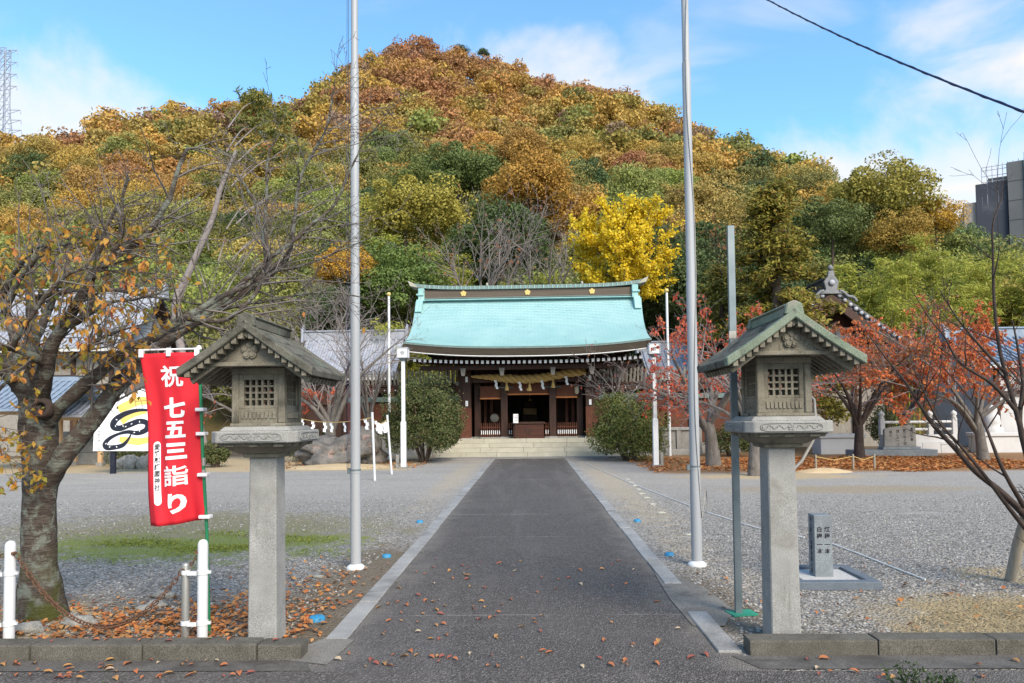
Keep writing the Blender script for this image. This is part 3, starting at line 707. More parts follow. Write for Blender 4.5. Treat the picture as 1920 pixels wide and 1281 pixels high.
for s_, nm in ((-1, 'left'), (1, 'right')):
    hl = empty('hanging_lantern', W(s_*.99, 1.25, 2.66), 'bronze hanging lantern under the rope %s' % ('above the picket barrier with the drum' if s_ < 0 else 'on the side away from the drum'), 'lantern', 'hanging lanterns under the shrine eave', SROT)
    cnp = MB()
    cnp.lathe([(.03, .24), (.10, .20), (.30, .10), (.48, .07), (.50, .10), (.30, .14), (.10, .26), (.03, .28)], 12); cnp.build('canopy', 'copper_dark', hl)
    MB().lathe([(.10, -.10), (.14, -.08), (.15, .08), (.12, .10)], 6).build('body', 'copper_dark', hl)
    MB().tube([(0, 0, .26), (0, 0, .55)], .012, 6).build('chain', 'copper_dark', hl)
al = empty('altar', W(-.02, 5.9, .68), 'tiered gilded altar glimpsed in the dark hall', 'altar', None, SROT)
for k in range(5): MB().box(-.5 + .06*k, .5 - .06*k, .1*k, .9, .32*k, .32*k + .30).build('tier', 'pale_wood' if k % 2 else 'dark_wood', al, bevel=.01)
MB().lathe([(.10, 0), (.16, .05), (.03, .12), (.03, .3), (.12, .36), (.05, .6)], 10, (0, .5, 1.62)).build('vessel', 'gold', al)
pl_ = empty('paper_lantern', W(1.98, .85, 2.45), 'small red and cream paper lantern by the outer pillar', 'lantern', None, SROT)
MB().lathe([(.05, 0), (.09, .06), (.09, .3), (.05, .36)], 10).build('shade', 'drum_skin', pl_); MB().lathe([(.055, .36), (.092, .30), (.092, .46), (.05, .5)], 10).build('cap', 'red_wood', pl_)

# roofed side corridors with a slatted crest
def corridor(name, label, x0, x1, y):
    c = empty(name, ((x0 + x1)/2, y, 0), label, 'corridor', 'roofed corridors beside the hall'); o = Vector(c.location)
    b = lambda n, mb, mat, bevel=0, p=c: mb.build(n, mat, p, origin=o, bevel=bevel)
    b('plinth', MB().box(x0, x1, y - .25, y + 1.8, 0, .42), 'granite', .02)
    b('wall', MB().box(x0, x1, y + .1, y + .2, .42, 2.2), 'red_wood')
    b('dark_opening_panel', MB().box(x0, x1, y + .25, y + .3, .42, 3.0), 'dark_wood')  # added dark panel standing in for the shade inside the corridor opening
    b('beam', MB().box(x0, x1, y - .02, y + .12, 2.22, 2.42), 'copper_dark', .01)
    b('rail', MB().box(x0, x1, y - .05, y + .1, 2.84, 2.93), 'dark_wood', .01)
    n = int((x1 - x0) / .9)
    for i in range(n + 1):
        x = x0 + .06 + (x1 - x0 - .12) * i / n; b('post', MB().box(x - .07, x + .07, y - .01, y + .13, .42, 2.86), 'red_wood', .008)
    me = MB().prism([(-.045, -.07, 0), (.045, -.07, 0), (.04, -.28, .55), (0, -.32, .62), (-.04, -.28, .55)], (0, .03, 0)).mesh('slat', 'grey_wood')
    k = int((x1 - x0) / .155); rail = bpy.data.objects
    for i in range(k): link('slat', me, c, (x0 - o.x + .08 + i * .155 + random.uniform(-.008, .008), .2, 2.92 + random.uniform(-.02, .02)), (0, R(random.uniform(-2.5, 2.5)), 0))
    me = MB().lathe([(.022, 0), (.022, .02)], 8).mesh('nail_cover', 'paper')
    for i in range(int((x1 - x0) / .45)): link('nail_cover', me, c, (x0 - o.x + .2 + i * .45, -.03, 2.70), (R(90), 0, 0))
    b('lintel', MB().box(x0, x1, y, y + .1, 2.60, 2.83), 'dark_wood', .01)
corridor('side_corridor', 'low slat-topped timber corridor behind the taller clipped bush', -7.6, -2.95, 28.7)
corridor('side_corridor', 'low slat-topped timber corridor behind the red-leaved tree', 2.78, 8.4, 28.3)
# ------------------------------------------------------------------ stone lanterns
def stone_lantern(base, label, edge, conduit=False, yaw=0.0, zs=1.0):
    r = empty('stone_lantern', base, label, 'stone lantern', 'stone lanterns at the entrance', yaw)
    b = lambda n, mb, mat, bevel=.006, p=r, **k: mb.build(n, mat, p, bevel=bevel, **k)
    b('shaft', MB().frustum((.102, .102), -.05, (.094, .094), 1.335), 'granite', .008)
    br = b('bracket', MB().frustum((.125, .125), 1.325, (.135, .135), 1.355).frustum((.15, .15), 1.3545, (.225, .225), 1.405).frustum((.245, .245), 1.4045, (.255, .255), 1.432), 'old_stone', .005)
    blk = MB().box(-.035, .035, -.262, -.23, 1.405, 1.428).mesh('bracket_block', 'old_stone', bevel=.004)
    for k in range(4):
        for x in (-.17, 0, .17):
            a = k * math.pi / 2; link('bracket_block', blk, br, (x * math.cos(a), x * math.sin(a), 0), (0, 0, a))
    c = .055; h = .30                                      # tray with cut corners
    octo = [(-h+c,-h),(h-c,-h),(h,-h+c),(h,h-c),(h-c,h),(-h+c,h),(-h,h-c),(-h,-h+c)]
    tr = b('tray', MB().prism([(x, y, 1.432) for x, y in octo], (0, 0, .082)), 'granite', .008)
    b('tray_step', MB().frustum((.25, .25), 1.513, (.222, .222), 1.545), 'granite', .006, tr)
    for k in range(4):                                      # carved frieze: rim, waves, blossom
        fr = MB(); rim = []
        for i in range(28):
            a = 2 * math.pi * i / 28; rim.append((.205 * math.copysign(abs(math.cos(a)) ** .35, math.cos(a)), -.302, 1.473 + .026 * math.copysign(abs(math.sin(a)) ** .6, math.sin(a))))
        fr.tube(rim + [rim[0]], .0035, 5)
        for i in range(12):
            x = -.18 + i * .033
            if abs(x) > .045: fr.tube([(x + .013*math.cos(q*.7), -.302, 1.473 + .012*math.sin(q*.7)*(1 if i % 2 else -1)) for q in range(6)], .003, 4)
        fr.plum((0, -.3005, 1.473), .026, (0, -.004, 0))
        fr.build('carved_frieze', 'granite', tr, rot=(0, 0, k * math.pi / 2))
    # fire box
    z0, z1, q = 1.545, 1.955, .182
    fb = b('fire_box', MB().box(-q-.012, q+.012, -q-.012, q+.012, z0, z0 + .022), 'old_stone', .004); b('lintel', MB().box(-q-.006, q+.006, -q-.006, q+.006, z1 - .045, z1), 'old_stone', .004, fb)
    po = MB().box(-.024, .024, -.024, .024, z0 + .021, z1 - .044).mesh('corner_post', 'old_stone', bevel=.006)
    for sx_ in (-1, 1):
        for sy_ in (-1, 1): link('corner_post', po, fb, (sx_ * (q - .02), sy_ * (q - .02), 0))
    pan = MB(); yy = -q + .010
    pan.box(-.14, .14, yy, yy + .05, z0 + .02, z0 + .125)                     # lower panel
    pan.box(-.14, -.105, yy, yy + .05, z0 + .125, z1 - .044).box(.105, .14, yy, yy + .05, z0 + .125, z1 - .044).box(-.105, .105, yy, yy + .05, z1 - .085, z1 - .044)
    pan.box(-.105, .105, yy + .002, yy + .045, z0 + .124, z0 + .145)
    pm = pan.mesh('window_wall', 'old_stone', bevel=.003)
    nic = MB().prism([(-.009, yy - .008, z0 + .055), (.009, yy - .008, z0 + .055), (.012, yy - .008, z0 + .10), (-.012, yy - .008, z0 + .10)], (0, .010, 0)).mesh('arcade_rib', 'old_stone')
    bx_, bz_ = MB().box(-.0075, .0075, yy + .012, yy + .034, z0 + .144, z1 - .084).mesh('lattice_bar', 'old_stone'), MB().box(-.106, .106, yy + .013, yy + .033, -.0065, .0065).mesh('lattice_bar', 'old_stone')
    for k in range(4):
        wl = link('window_wall', pm, fb, rot=(0, 0, k * math.pi / 2))
        for i in range(9): link('arcade_rib', nic, wl, (-.112 + i * .028, 0, 0))
        for i in range(4): link('lattice_bar', bx_, wl, (-.063 + i * .042, 0, 0))
        for i in range(3): link('lattice_bar', bz_, wl, (0, 0, z0 + .144 + (i + 1) * (z1 - .084 - z0 - .144) / 4))
    # gable roof: two thick slopes, courses, rafters, ridge
    HW, D0, ze, za = .455, .42, 1.925, 2.245
    def prof(t): return t * HW, za + (ze - za) * (t * 1.12 - .12 * t * t)          # slightly hollow slope
    for s_ in (-1, 1):
        top = [prof(i / 8) for i in range(9)]
        pl = [(s_*x, -D0, z) for x, z in top] + [(s_*(x - .010), -D0, z - .048) for x, z in top[::-1]]
        pl[8] = (s_*HW*1.0, -D0, ze); sl = b('roof_slope', MB().prism(pl, (0, 2*D0, 0)), 'mossy_stone', .008)
        for k in (-1, 1):                                  # raised verge along each gable
            ve = [(s_*x, k*D0 + (-.012 if k < 0 else -.075), z + .012) for x, z in top] + [(s_*(x - .006), k*D0 + (-.012 if k < 0 else -.075), z - .046) for x, z in top[::-1]]
            b('verge', MB().prism(ve, (0, .087, 0)), edge if k < 0 else 'mossy_stone', .006, sl)
        for i in (2, 4, 6):                                # lapped courses
            (xa, z_a), (xb, z_b) = prof(i / 8 - .02), prof(i / 8 + .1)
            b('course', MB().prism([(s_*xa, -D0 + .08, z_a + .002), (s_*xa, -D0 + .08, z_a + .013), (s_*xb, -D0 + .08, z_b + .002)], (0, 2*D0 - .16, 0)), 'mossy_stone', 0, sl)
        (xa, z_a), (xb, z_b) = prof(.40), prof(.97)
        d_ = Vector((xb - xa, 0, z_b - z_a))
        for i in range(9):                                 # side rafters under the eave
            y = -D0 + .09 + i * (2*D0 - .18) / 8
            b('rafter', MB().prism([(s_*(xa - .03), y, z_a - .062), (s_*(xa - .03), y, z_a - .10), (s_*(xb - .05), y, z_b - .095), (s_*(xb - .03), y, z_b - .062)], (0, .03, 0)), 'old_stone', 0, sl)
        for k in (-1, 1):                                  # stepped dentils under the verge
            for i in range(9):
                x, z = prof((i + .8) / 10.2)
                b('dentil', MB().box(s_*x - .017, s_*x + .017, k*(D0 - .05) - .042, k*(D0 - .05) + .042, z - .086, z - .04), 'old_stone', .003, sl)
            x0_, zq = prof(.5)
    for k in (-1, 1):                                      # gable panel with crest and pendant
        y0 = k * (D0 - .10); xg, zg = prof(.80)
        g = b('gable', MB().prism([(-xg, y0, 1.965), (xg, y0, 1.965), (xg*.9, y0, 1.99), (0, y0, za - .06), (-xg*.9, y0, 1.99)], (0, -k * .05, 0)), 'old_stone', .003)
        b('gable_sill', MB().box(-xg, xg, min(y0, y0 + k*.02), max(y0, y0 + k*.02), 1.953, 1.982), 'old_stone', .004, g)
        b('plum_crest', MB().plum((0, y0, 2.060), .058, (0, k * .018, 0)), 'old_stone', 0, g)
        b('pendant', MB().prism([(-.045, k*(D0-.03), za - .055), (-.026, k*(D0-.03), za - .082), (0, k*(D0-.03), za - .108), (.026, k*(D0-.03), za - .082), (.045, k*(D0-.03), za - .055), (0, k*(D0-.03), za - .02)], (0, -k*.05, 0)), 'old_stone', .005, g)
    b('roof_deck', MB().prism([(-.36, -.26, 1.957), (.36, -.26, 1.957), (.0, -.26, 2.175)], (0, .52, 0)), 'old_stone', 0)
    rg = b('ridge', MB().box(-.045, .045, -D0 + .03, D0 - .03, za - .035, za + .030).box(-.055, .055, -D0 + .04, D0 - .04, za + .028, za + .046), edge, .010)
    for k in (-1, 1): b('ridge_end', MB().prism([(-.066, 0, za - .03), (.066, 0, za - .03), (.05, 0, za + .045), (0, 0, za + .068), (-.05, 0, za + .045)], (0, .05, 0)), edge, .008, rg, loc=(0, k * (D0 - .03) - .025, 0))
    if conduit:
        b('conduit', MB().tube([(.20, .10, 1.72), (.27, .10, 1.71), (.31, .10, 1.66), (.315, .10, 1.55), (.315, .10, 1.46), (.30, .12, 1.36), (.22, .12, 1.22), (.14, .10, 1.15), (.11, .06, 1.12)], .012, 8), 'pvc_grey', 0)
    return r
stone_lantern((at(491, 1100, 4.86).x, 4.96, 0), 'grey stone lantern with a lichen-dark roof beside the red banner', 'mossy_stone', False, R(.5))
stone_lantern((at(1473, 1100, 4.90).x, 5.0, .03), 'stone lantern with a green-edged roof and a side conduit', 'green_stone', True, R(-.5))

# ------------------------------------------------------------------ flagpoles and posts
def flagpole(px, py, Y, label, side):
    p = at(px, py, Y); p.z = 0
    r = empty('flagpole', p, label, 'flagpole', 'tall silver flagpoles by the path')
    segs = [(0, 1.02, .056), (1.02, 3.0, .052), (3.0, 5.4, .046), (5.4, 7.6, .038), (7.6, 9.6, .031)]
    for i, (a, b_, rad) in enumerate(segs):
        MB().lathe([(rad, a), (rad * .97, b_)], 24).build('pole_section', 'pole_metal', r)
        if i: MB().lathe([(rad * 1.10, a - .012), (rad * 1.10, a + .012)], 24).build('joint_ring', 'pole_metal', r)
    MB().lathe([(.098, 0), (.098, .018), (.08, .035), (.058, .05)], 24).build('base_flange', 'white_paint', r)
    MB().lathe([(0, 0), (.05, .03), (.06, .08), (.04, .13), (0, .15)], 12, (0, 0, 9.6)).build('finial', 'gold', r)
    MB().lathe([(.058, .0), (.058, .02)], 16, (0, 0, 1.03)).box(-.085, -.05, -.02, .02, 1.0, 1.06).build('cleat', 'post_metal', r)
    if side < 0:
        for dx in (-.085, -.066): MB().tube([(dx * .75, -.02, 9.4), (dx * .95, -.02, 5), (dx, -.02, 1.05)], .0028, 5).build('halyard', 'cable_black', r)
    else:
        pts = []
        for i in range(90):
            z = 9.4 - i * .1; a = 1.4 + math.sin(z * .9) * 1.7; rr = .062 - (z / 9.6) * .024; pts.append((rr * math.sin(a), -rr * abs(math.cos(a)) - .003, z))
        pts += [(.10, -.03, .55 + .25), (.12, -.03, .62), (.10, -.03, .55), (.075, -.03, .7)]
        MB().tube(pts, .005, 5).build('halyard', 'pvc_grey', r)
    return r
flagpole(667, 1066, 7.37, 'tall silver flagpole beside the lantern with the red banner', -1)
flagpole(1307, 1060, 7.43, 'tall silver flagpole with a grey wire wound round it', 1)

p = at(1385, 1152, 5.63); p.z = 0
r = empty('steel_post', p, 'thin blue-grey steel post rising behind the green-edged lantern', 'post')
ch = [(-.026, -.02), (.026, -.02), (.026, .02), (.016, .02), (.016, -.010), (-.016, -.010), (-.016, .02), (-.026, .02)]
MB().prism([(x, y, 0) for x, y in ch[::-1]], (.008, 0, 3.12)).build('channel', 'post_metal', r)
MB().box(-.028, .028, -.023, -.0205, 2.2, 2.26).build('bolt_plate', 'steel', r)
MB().add([(-.06,-.09,.014),(.14,-.05,.016),(.11,.07,.022),(-.10,.05,.016),(-.06,-.09,.004),(.14,-.05,.004),(.11,.07,.004),(-.10,.05,.004)], [(0,1,2,3),(0,4,5,1),(1,5,6,2),(2,6,7,3),(3,7,4,0)]).build('ground_plate', 'green_plastic', r)

def bollard(px, label, stake_dx, rusty):
    p = at(px, 1120, 4.98); p.z = 0
    r = empty('bollard', p, label, 'bollard', 'white bollards along the kerb')
    MB().lathe([(.036, 0), (.036, .69), (.033, .71), (.024, .726), (.01, .733), (0, .734)], 20).build('post', 'white_paint', r)
    MB().lathe([(.028, 0), (.028, .55), (.024, .565), (0, .57)], 16, (stake_dx, .0, 0)).build('stake', 'steel', r)
    for z in (.14, .50):
        c = MB().lathe([(.040, -.016), (.040, .016)], 20, (0, 0, z)).lathe([(.032, -.016), (.032, .016)], 16, (stake_dx, 0, z))
        c.box(min(0, stake_dx) + .03, max(0, stake_dx) - .025, -.045, -.040, z - .015, z + .015).box(.035, .06, -.008, .008, z - .01, z + .01)
        c.build('clamp', 'white_paint', r)
    MB().lathe([(.012, 0), (.012, .03)], 8).build('chain_eye', 'rust', r, loc=(.036 if stake_dx < 0 and px < 100 else -.036, .0, .645), rot=(R(90), 0, 0))
    return p
b1 = bollard(380, 'white bollard with a steel stake clamped to it, below the red banner', -.125, False)
b0 = bollard(18, 'white bollard at the photo edge beside the cherry trunk', -.105, True)
def chain(a, b_, sag, label, n):
    a, b_ = Vector(a), Vector(b_)
    r = empty('chain', ((a + b_) / 2).to_tuple()[:2] + (0,), label, 'chain', 'rusty chains between the bollards'); o = Vector(r.location)
    P = [a.lerp(b_, i / n) - Vector((0, 0, sag * 4 * (i / n) * (1 - i / n))) for i in range(n + 1)]
    ls = []
    ring = [(.5 * math.cos(k * math.pi / 5), .27 * math.sin(k * math.pi / 5), 0) for k in range(10)]
    ln = (P[1] - P[0]).length * 1.34
    lm = MB().tube([(x * ln, y * ln, 0) for x, y, z in ring] + [(ring[0][0] * ln, 0, 0)], .0042, 5, caps=False).mesh('chain_link', 'rust')
    for i in range(n):
        d = (P[i + 1] - P[i]).normalized(); q = d.to_track_quat('X', 'Z').to_euler(); e = (d.to_track_quat('X', 'Z') @ Euler((R(90 * (i % 2) + 20), 0, 0)).to_quaternion()).to_euler()
        link('chain_link', lm, r, (P[i] + P[i + 1]) / 2 - o, e)
chain(b0 + Vector((.04, 0, .64)), b1 + Vector((-.13, -.03, .52)), .46, 'rusty chain sagging between the two white bollards', 52)
chain(b1 + Vector((-.125, .03, .53)), b1 + Vector((-.03, .02, .64)), .01, 'short rusty chain end hooked to the bollard below the banner', 5)
chain(b0 + Vector((-.9, 0, .40)), b0 + Vector((-.04, 0, .64)), .12, 'rusty chain running out of the photo from the bollard by the cherry trunk', 26)

# ------------------------------------------------------------------ red banner
BY = 5.12
BC = [at(262, 664, BY), at(373, 661, BY), at(383, 974, BY), at(287, 985, BY)]     # TL TR BR BL
def cloth(u, v):
    a = BC[0].lerp(BC[1], u); b_ = BC[3].lerp(BC[2], u); p = a.lerp(b_, v)
    k = (1 - u)
    p = p + Vector((0, .036 * math.sin(u * 7 + v * 2.2) * (.35 + .65 * v) + .012 * math.sin(u * 17 - v * 5) * (.3 + v) + .07 * k * v * math.sin(v * 4 + 1), 0))
    p.x += .012 * math.sin(v * 6.0) * k; p.z += -.012 * math.sin(u * math.pi) * (v - .3)
    return p
bp = at(390, 1120, 5.14); bp.z = 0
ban = empty('red_banner', bp, 'tall red festival banner with white characters on a green pole', 'banner')
ptop = at(373, 655, 5.14)
MB().tube([bp + Vector((.01, 0, 0)), at(388, 1000, 5.14), at(380, 850, 5.14), ptop], [.012, .012, .012, .011], 10).build('pole', 'green_pole', ban, origin=bp)
for y_ in (866, 888): q = at(382, y_, 5.14); MB().lathe([(.0145, -.03), (.0145, .03)], 10, q).build('pole_sleeve', 'steel', ban, origin=bp)
MB().tube([at(253, 657, 5.14), ptop + Vector((.02, 0, .004))], .0075, 8).build('crossbar', 'banner_white', ban, origin=bp)
MB().lathe([(.014, -.012), (.018, 0), (.014, .016), (0, .02)], 10, ptop + Vector((0, 0, .01))).build('pole_cap', 'banner_white', ban, origin=bp)
cm = MB(); NU, NV = 22, 40
cm.add([cloth(i / NU, j / NV) for j in range(NV + 1) for i in range(NU + 1)], [(j*(NU+1)+i, (j+1)*(NU+1)+i, (j+1)*(NU+1)+i+1, j*(NU+1)+i+1) for j in range(NV) for i in range(NU)], 0, True)
fab = cm.build('cloth', 'banner_red', ban, origin=bp)
fab.modifiers.new('thick', 'SOLIDIFY').thickness = .002
def on_cloth(geo, cu, cv, du, dv, shear=0):
    v, f = geo; out_ = []
    for p in v:
        q = cloth(cu + p.x / du, cv - p.y / dv); out_.append(q + Vector((0, -.0045, 0)))
    return out_, f
BWID, BHEI = (BC[1] - BC[0]).length, (BC[3] - BC[0]).length
def subdiv(geo, it=2):
    me = bpy.data.meshes.new('t'); me.from_pydata(geo[0], [], geo[1]); bm = bmesh.new(); bm.from_mesh(me)
    bmesh.ops.triangulate(bm, faces=bm.faces)
    for _ in range(it):
        es = [e for e in bm.edges if e.calc_length() > .04]
        if es: bmesh.ops.subdivide_edges(bm, edges=es, cuts=1); bmesh.ops.triangulate(bm, faces=bm.faces)
    v = [x.co.copy() for x in bm.verts]; f = [tuple(y.index for y in x.verts) for x in bm.faces]; bm.free(); bpy.data.meshes.remove(me)
    return v, f
for ch, px_, py_, sz, ofs in (('祝', 322, 706, .178, .0035), ('七', 327, 765, .17, .007), ('五', 330, 806, .155, .006), ('三', 333, 846, .15, .008), ('詣', 334, 891, .168, .003), ('り', 338, 942, .165, .008)):
    v_ = (py_ - 662) / (980 - 662); xl = 262 + (287 - 262) * v_; xr = 373 + (383 - 373) * v_
    g = text_geo(ch, sz, 0, ofs); g = ([Vector((p.x * 1.08, p.y * .95, 0)) for p in g[0]], g[1])
    v, f = on_cloth(subdiv(g), (px_ - xl) / (xr - xl), v_, BWID, BHEI)
    MB().add(v, f).build('lettering', 'banner_white', ban, origin=bp)
lab = []
for i in range(36):
    a = 2 * math.pi * i / 36; lab.append(Vector((.030 * math.cos(a), (.205 if math.sin(a) > 0 else -.205) + .030 * math.sin(a), 0)))
lv = [v + Vector((v.y * -.065, 0, 0)) for v in lab]
vv, ff = on_cloth(subdiv((lv, [tuple(range(36))]), 3), .205, .70, BWID, BHEI)
lb = MB().add(vv, ff).build('name_strip', 'banner_white', ban, origin=bp)
for k, ch in enumerate('愛媛縣護國神社'):
    g = text_geo(ch, .046, 0, .0008); yy = .195 - k * .050
    v, f = on_cloth(([p + Vector((-yy * .065, yy, 0)) for p in g[0]], g[1]), .205, .70, BWID, BHEI)
    MB().add([p + Vector((0, -.0022, 0)) for p in v], f).build('lettering', 'ink', lb, origin=bp)
for u in (.02, .49, .96):
    p = cloth(u, 0); MB().box(p.x - .017, p.x + .017, p.y - .012, p.y + .018, p.z - .028, p.z + .036).build('hanging_loop', 'banner_white', ban, origin=bp, bevel=.004)
for v_ in (.345, .49, .735, .985):
    p = cloth(.985, v_); q = Vector((at(373 + 17 * v_, 661 + 313 * v_, 5.14).x + .012, 5.13, p.z + .004))
    MB().box(p.x - .03, q.x + .016, 5.10, 5.165, p.z - .012, p.z + .014).build('pole_loop', 'banner_white', ban, origin=bp, bevel=.004)

# ------------------------------------------------------------------ inscribed stone marker
mk = at(1540, 1085, 6.75); mk.z = 0
ms = empty('stone_marker', mk, 'small grey inscribed granite pillar set in a slate frame', 'marker', None, 0)
mp_ = MB().frustum((.083, .083), .0, (.08, .08), .625).build('pillar', 'marker_granite', ms, bevel=.004, rot=(0, 0, R(-3)))
for (cx_, s_) in ((.036, '紅梅一本'), (-.034, '白梅一本')):
    for j, ch in enumerate(s_):
        v, f = text_geo(ch, .052, 0, .0012); MB().add([(p.x + cx_, -.0835 - .0005 * j * 0, p.y + .495 - j * .062 - (.018 if j > 1 else 0)) for p in v], f).build('lettering', 'ink', mp_)
for j, ch in enumerate('天上医丁台部会記人会'):
    v, f = text_geo(ch, .05, 0, .0015); MB().add([(-.0838, -p.x, p.y + .575 - j * .053) for p in v], f).build('lettering', 'ink', mp_)
for (x0, x1, y0, y1) in ((-.38, .38, -.40, -.30), (-.38, .38, .24, .34), (-.38, -.28, -.299, .239), (.28, .38, -.299, .239)):
    MB().box(x0, x1, y0, y1, 0, .075).build('slate_frame', 'slate_base', ms, bevel=.004)
MB().box(-.279, .279, -.299, .239, .01, .05).build('white_gravel_bed', 'white_gravel', ms)

# ------------------------------------------------------------------ lamp posts, far flagpoles, rope posts
def lamp(px, Y, label):
    p = at(px, 876, Y); p.z = 0
    r = empty('lamp_post', p, label, 'lamp post', 'white lamp posts before the hall')
    MB().box(-.08, .08, -.08, .08, .04, 1.42).frustum((.08, .08), 1.42, (.055, .055), 1.48).box(-.055, .055, -.055, .055, 1.48, 3.36).build('post', 'white_paint', r, bevel=.006)
    MB().box(-.13, .13, -.13, .13, 0, .05).build('footing', 'concrete', r, bevel=.006)
    MB().box(.13, .22, -.06, .06, 0, .42).build('meter_box', 'concrete', r, bevel=.006) if px > 1000 else MB().box(-.24, -.14, -.06, .06, 0, .42).build('side_marker', 'concrete', r, bevel=.006)
    h = MB().box(-.15, .15, -.15, .15, 3.46, 3.74).build('lamp_head', 'sign_white', r, bevel=.006)
    for z in (3.43, 3.74): MB().box(-.172, .172, -.172, .172, z, z + .03).build('lamp_rim', 'pole_metal', h, bevel=.005)
    MB().frustum((.06, .06), 3.34, (.12, .12), 3.43).build('neck', 'post_metal', h)
    me = MB().box(-.012, .012, -.012, .012, 3.455, 3.745).mesh('corner_strip', 'pole_metal')
    for a in (-.158, .158):
        for b_ in (-.158, .158): link('corner_strip', me, h, (a, b_, 0))
    MB().plum((0, -.1515, 3.60), .075, (0, -.003, 0)).build('plum_crest', 'pole_metal', h)
lamp(757, 21.6, 'white lamp post beside the taller clipped bush')
lamp(1230, 21.4, 'white lamp post among the red-leaved branches')
for px, py, lab in ((729, 556, 'thin white flagpole rising behind the taller clipped bush'), (1250, 549, 'thin white flagpole rising behind the red-leaved tree')):
    p = at(px, py, 26.6); top = p.z; p.z = 0
    r = empty('thin_flagpole', p, lab, 'flagpole', 'thin white flagpoles beside the hall')
    MB().lathe([(.06, 0), (.045, top)], 12).build('pole', 'white_paint', r)
    MB().lathe([(0, 0), (.07, .04), (.085, .09), (.06, .15), (0, .17)], 12, (0, 0, top)).build('finial', 'gold', r)
ra, rb = at(703, 900, 17.5), at(735, 888, 19.4); ta, tb_ = at(698, 774, 17.5), at(726, 779, 19.4)
ra.z = rb.z = 0
for a, t, lab in ((ra, ta, 'thin white leaning rope pole nearer the silver flagpole'), (rb, tb_, 'thin white leaning rope pole nearer the lamp post')):
    r = empty('rope_pole', a, lab, 'pole', 'thin white poles holding the paper rope')
    MB().tube([a - Vector((0, 0, .1)), t], .030, 10).build('pole', 'white_paint', r, origin=a); MB().lathe([(.034, -.01), (.034, .012)], 10, t).build('cap', 'white_paint', r, origin=a)
far_end = at(556, 783, 21.5)
cr = empty('paper_rope', ta, 'thin straw rope hung with white paper streamers', 'rope')
ln = [tb_ - Vector((0, 0, .1)), ta - Vector((0, 0, .12)), far_end]
pts = []
for a, b_ in ((ln[0], ln[1]), (ln[1], ln[2])):
    for i in range(13): t = i / 12; pts.append(a.lerp(b_, t) - Vector((0, 0, .14 * 4 * t * (1 - t))))
MB().tube(pts, .012, 6).build('cord', 'straw_rope', cr, origin=ta)
zg = MB(); 
for k in range(3): zg.prism([(-.03 + .035*(k % 2), 0, -.09*k), (.05 + .035*(k % 2), 0, -.09*k - .015), (.05 + .03*(k % 2), 0, -.09*k - .11), (-.03 + .03*(k % 2), 0, -.09*k - .09)], (0, .004, 0))
zm = zg.mesh('paper_streamer', 'paper')
for i in (2, 4, 6, 8, 10, 14, 17, 19, 20, 22, 24): link('paper_streamer', zm, cr, pts[i] - ta, (0, R(random.uniform(-14, 14)), R(random.uniform(-40, 40))))

# ------------------------------------------------------------------ painted snake sign
sg = at(208, 886, 20.4); sg.z = 0
sn = empty('painted_sign', sg, 'white gabled sign board painted with a black snake over yellow strokes', 'sign', None, 0)
P = lambda px_, py_: at(px_, py_, 20.4) - sg
out_l = [P(174, 846), P(176, 805), P(186, 790), P(222, 748), P(228, 736), P(236, 744), P(262, 728), P(318, 748), P(345, 780), P(352, 846)]
MB().prism([(p.x, 0, p.z) for p in out_l], (0, .05, 0)).build('board', 'sign_white', sn, bevel=.005)
def stroke(pxs, ws, dy, mat, name):
    c = [P(*q) for q in pxs]; m_ = MB(); n = 10; cs = []; 
    for i in range(len(c) - 1):
        p0, p1, p2, p3 = c[max(i-1, 0)], c[i], c[i+1], c[min(i+2, len(c)-1)]
        for k in range(n):
            t = k / n; q = .5*((2*p1)+(p2-p0)*t+(2*p0-5*p1+4*p2-p3)*t*t+(3*p1-p0-3*p2+p3)*t**3); cs.append((q, ws[i]*(1-t)+ws[i+1]*t))
    cs.append((c[-1], ws[-1])); L_, R_ = [], []
    for i, (q, w_) in enumerate(cs):
        d = cs[min(i+1, len(cs)-1)][0] - cs[max(i-1, 0)][0]; nrm = Vector((-d.z, 0, d.x)).normalized() * w_ * 20.4 / FPX / 2
        L_.append(q + nrm); R_.append(q - nrm)
    k = len(cs); m_.add([(p.x, dy, p.z) for p in L_ + R_], [(i, i+1, k+i+1, k+i) for i in range(k-1)])
    return m_.build(name, mat, sn)
stroke([(222, 768), (240, 760), (262, 752), (290, 752)], [14, 17, 16, 12], -.003, 'sign_yellow', 'yellow_stroke')
stroke([(228, 792), (240, 783), (256, 776), (275, 772)], [10, 10, 9, 7], -.003, 'sign_yellow', 'yellow_stroke')
stroke([(224, 824), (240, 826), (262, 828), (290, 822)], [10, 13, 13, 10], -.003, 'sign_yellow', 'yellow_stroke')
stroke([(290, 770), (262, 769), (240, 774), (222, 783), (213, 793), (214, 801), (226, 803), (244, 796), (262, 790), (276, 794), (274, 806), (258, 812), (240, 810), (222, 814), (206, 822), (197, 832), (200, 839), (214, 839), (230, 835), (240, 825), (246, 814)], [3, 6, 9, 11, 12, 12, 11, 11, 10, 10, 10, 9, 7, 5, 7, 9, 10, 9, 8, 5, 2], -.006, 'sign_black', 'snake_stroke')
sp_ = MB()
for (px_, py_) in ((219, 787), (222, 794), (217, 799), (231, 799), (236, 800), (247, 795), (262, 791), (270, 800), (262, 808), (252, 811), (199, 832), (206, 838), (219, 838)):
    q = P(px_, py_); a = random.uniform(0, 3); sp_.add([(q.x + .035*math.cos(a + k*1.571)*(1 if k % 2 else .5), -.009, q.z + .035*math.sin(a + k*1.571)*(1 if k % 2 else .5)) for k in range(4)], [(0, 1, 2, 3)])
sp_.build('scale_marks', 'sign_white', sn)
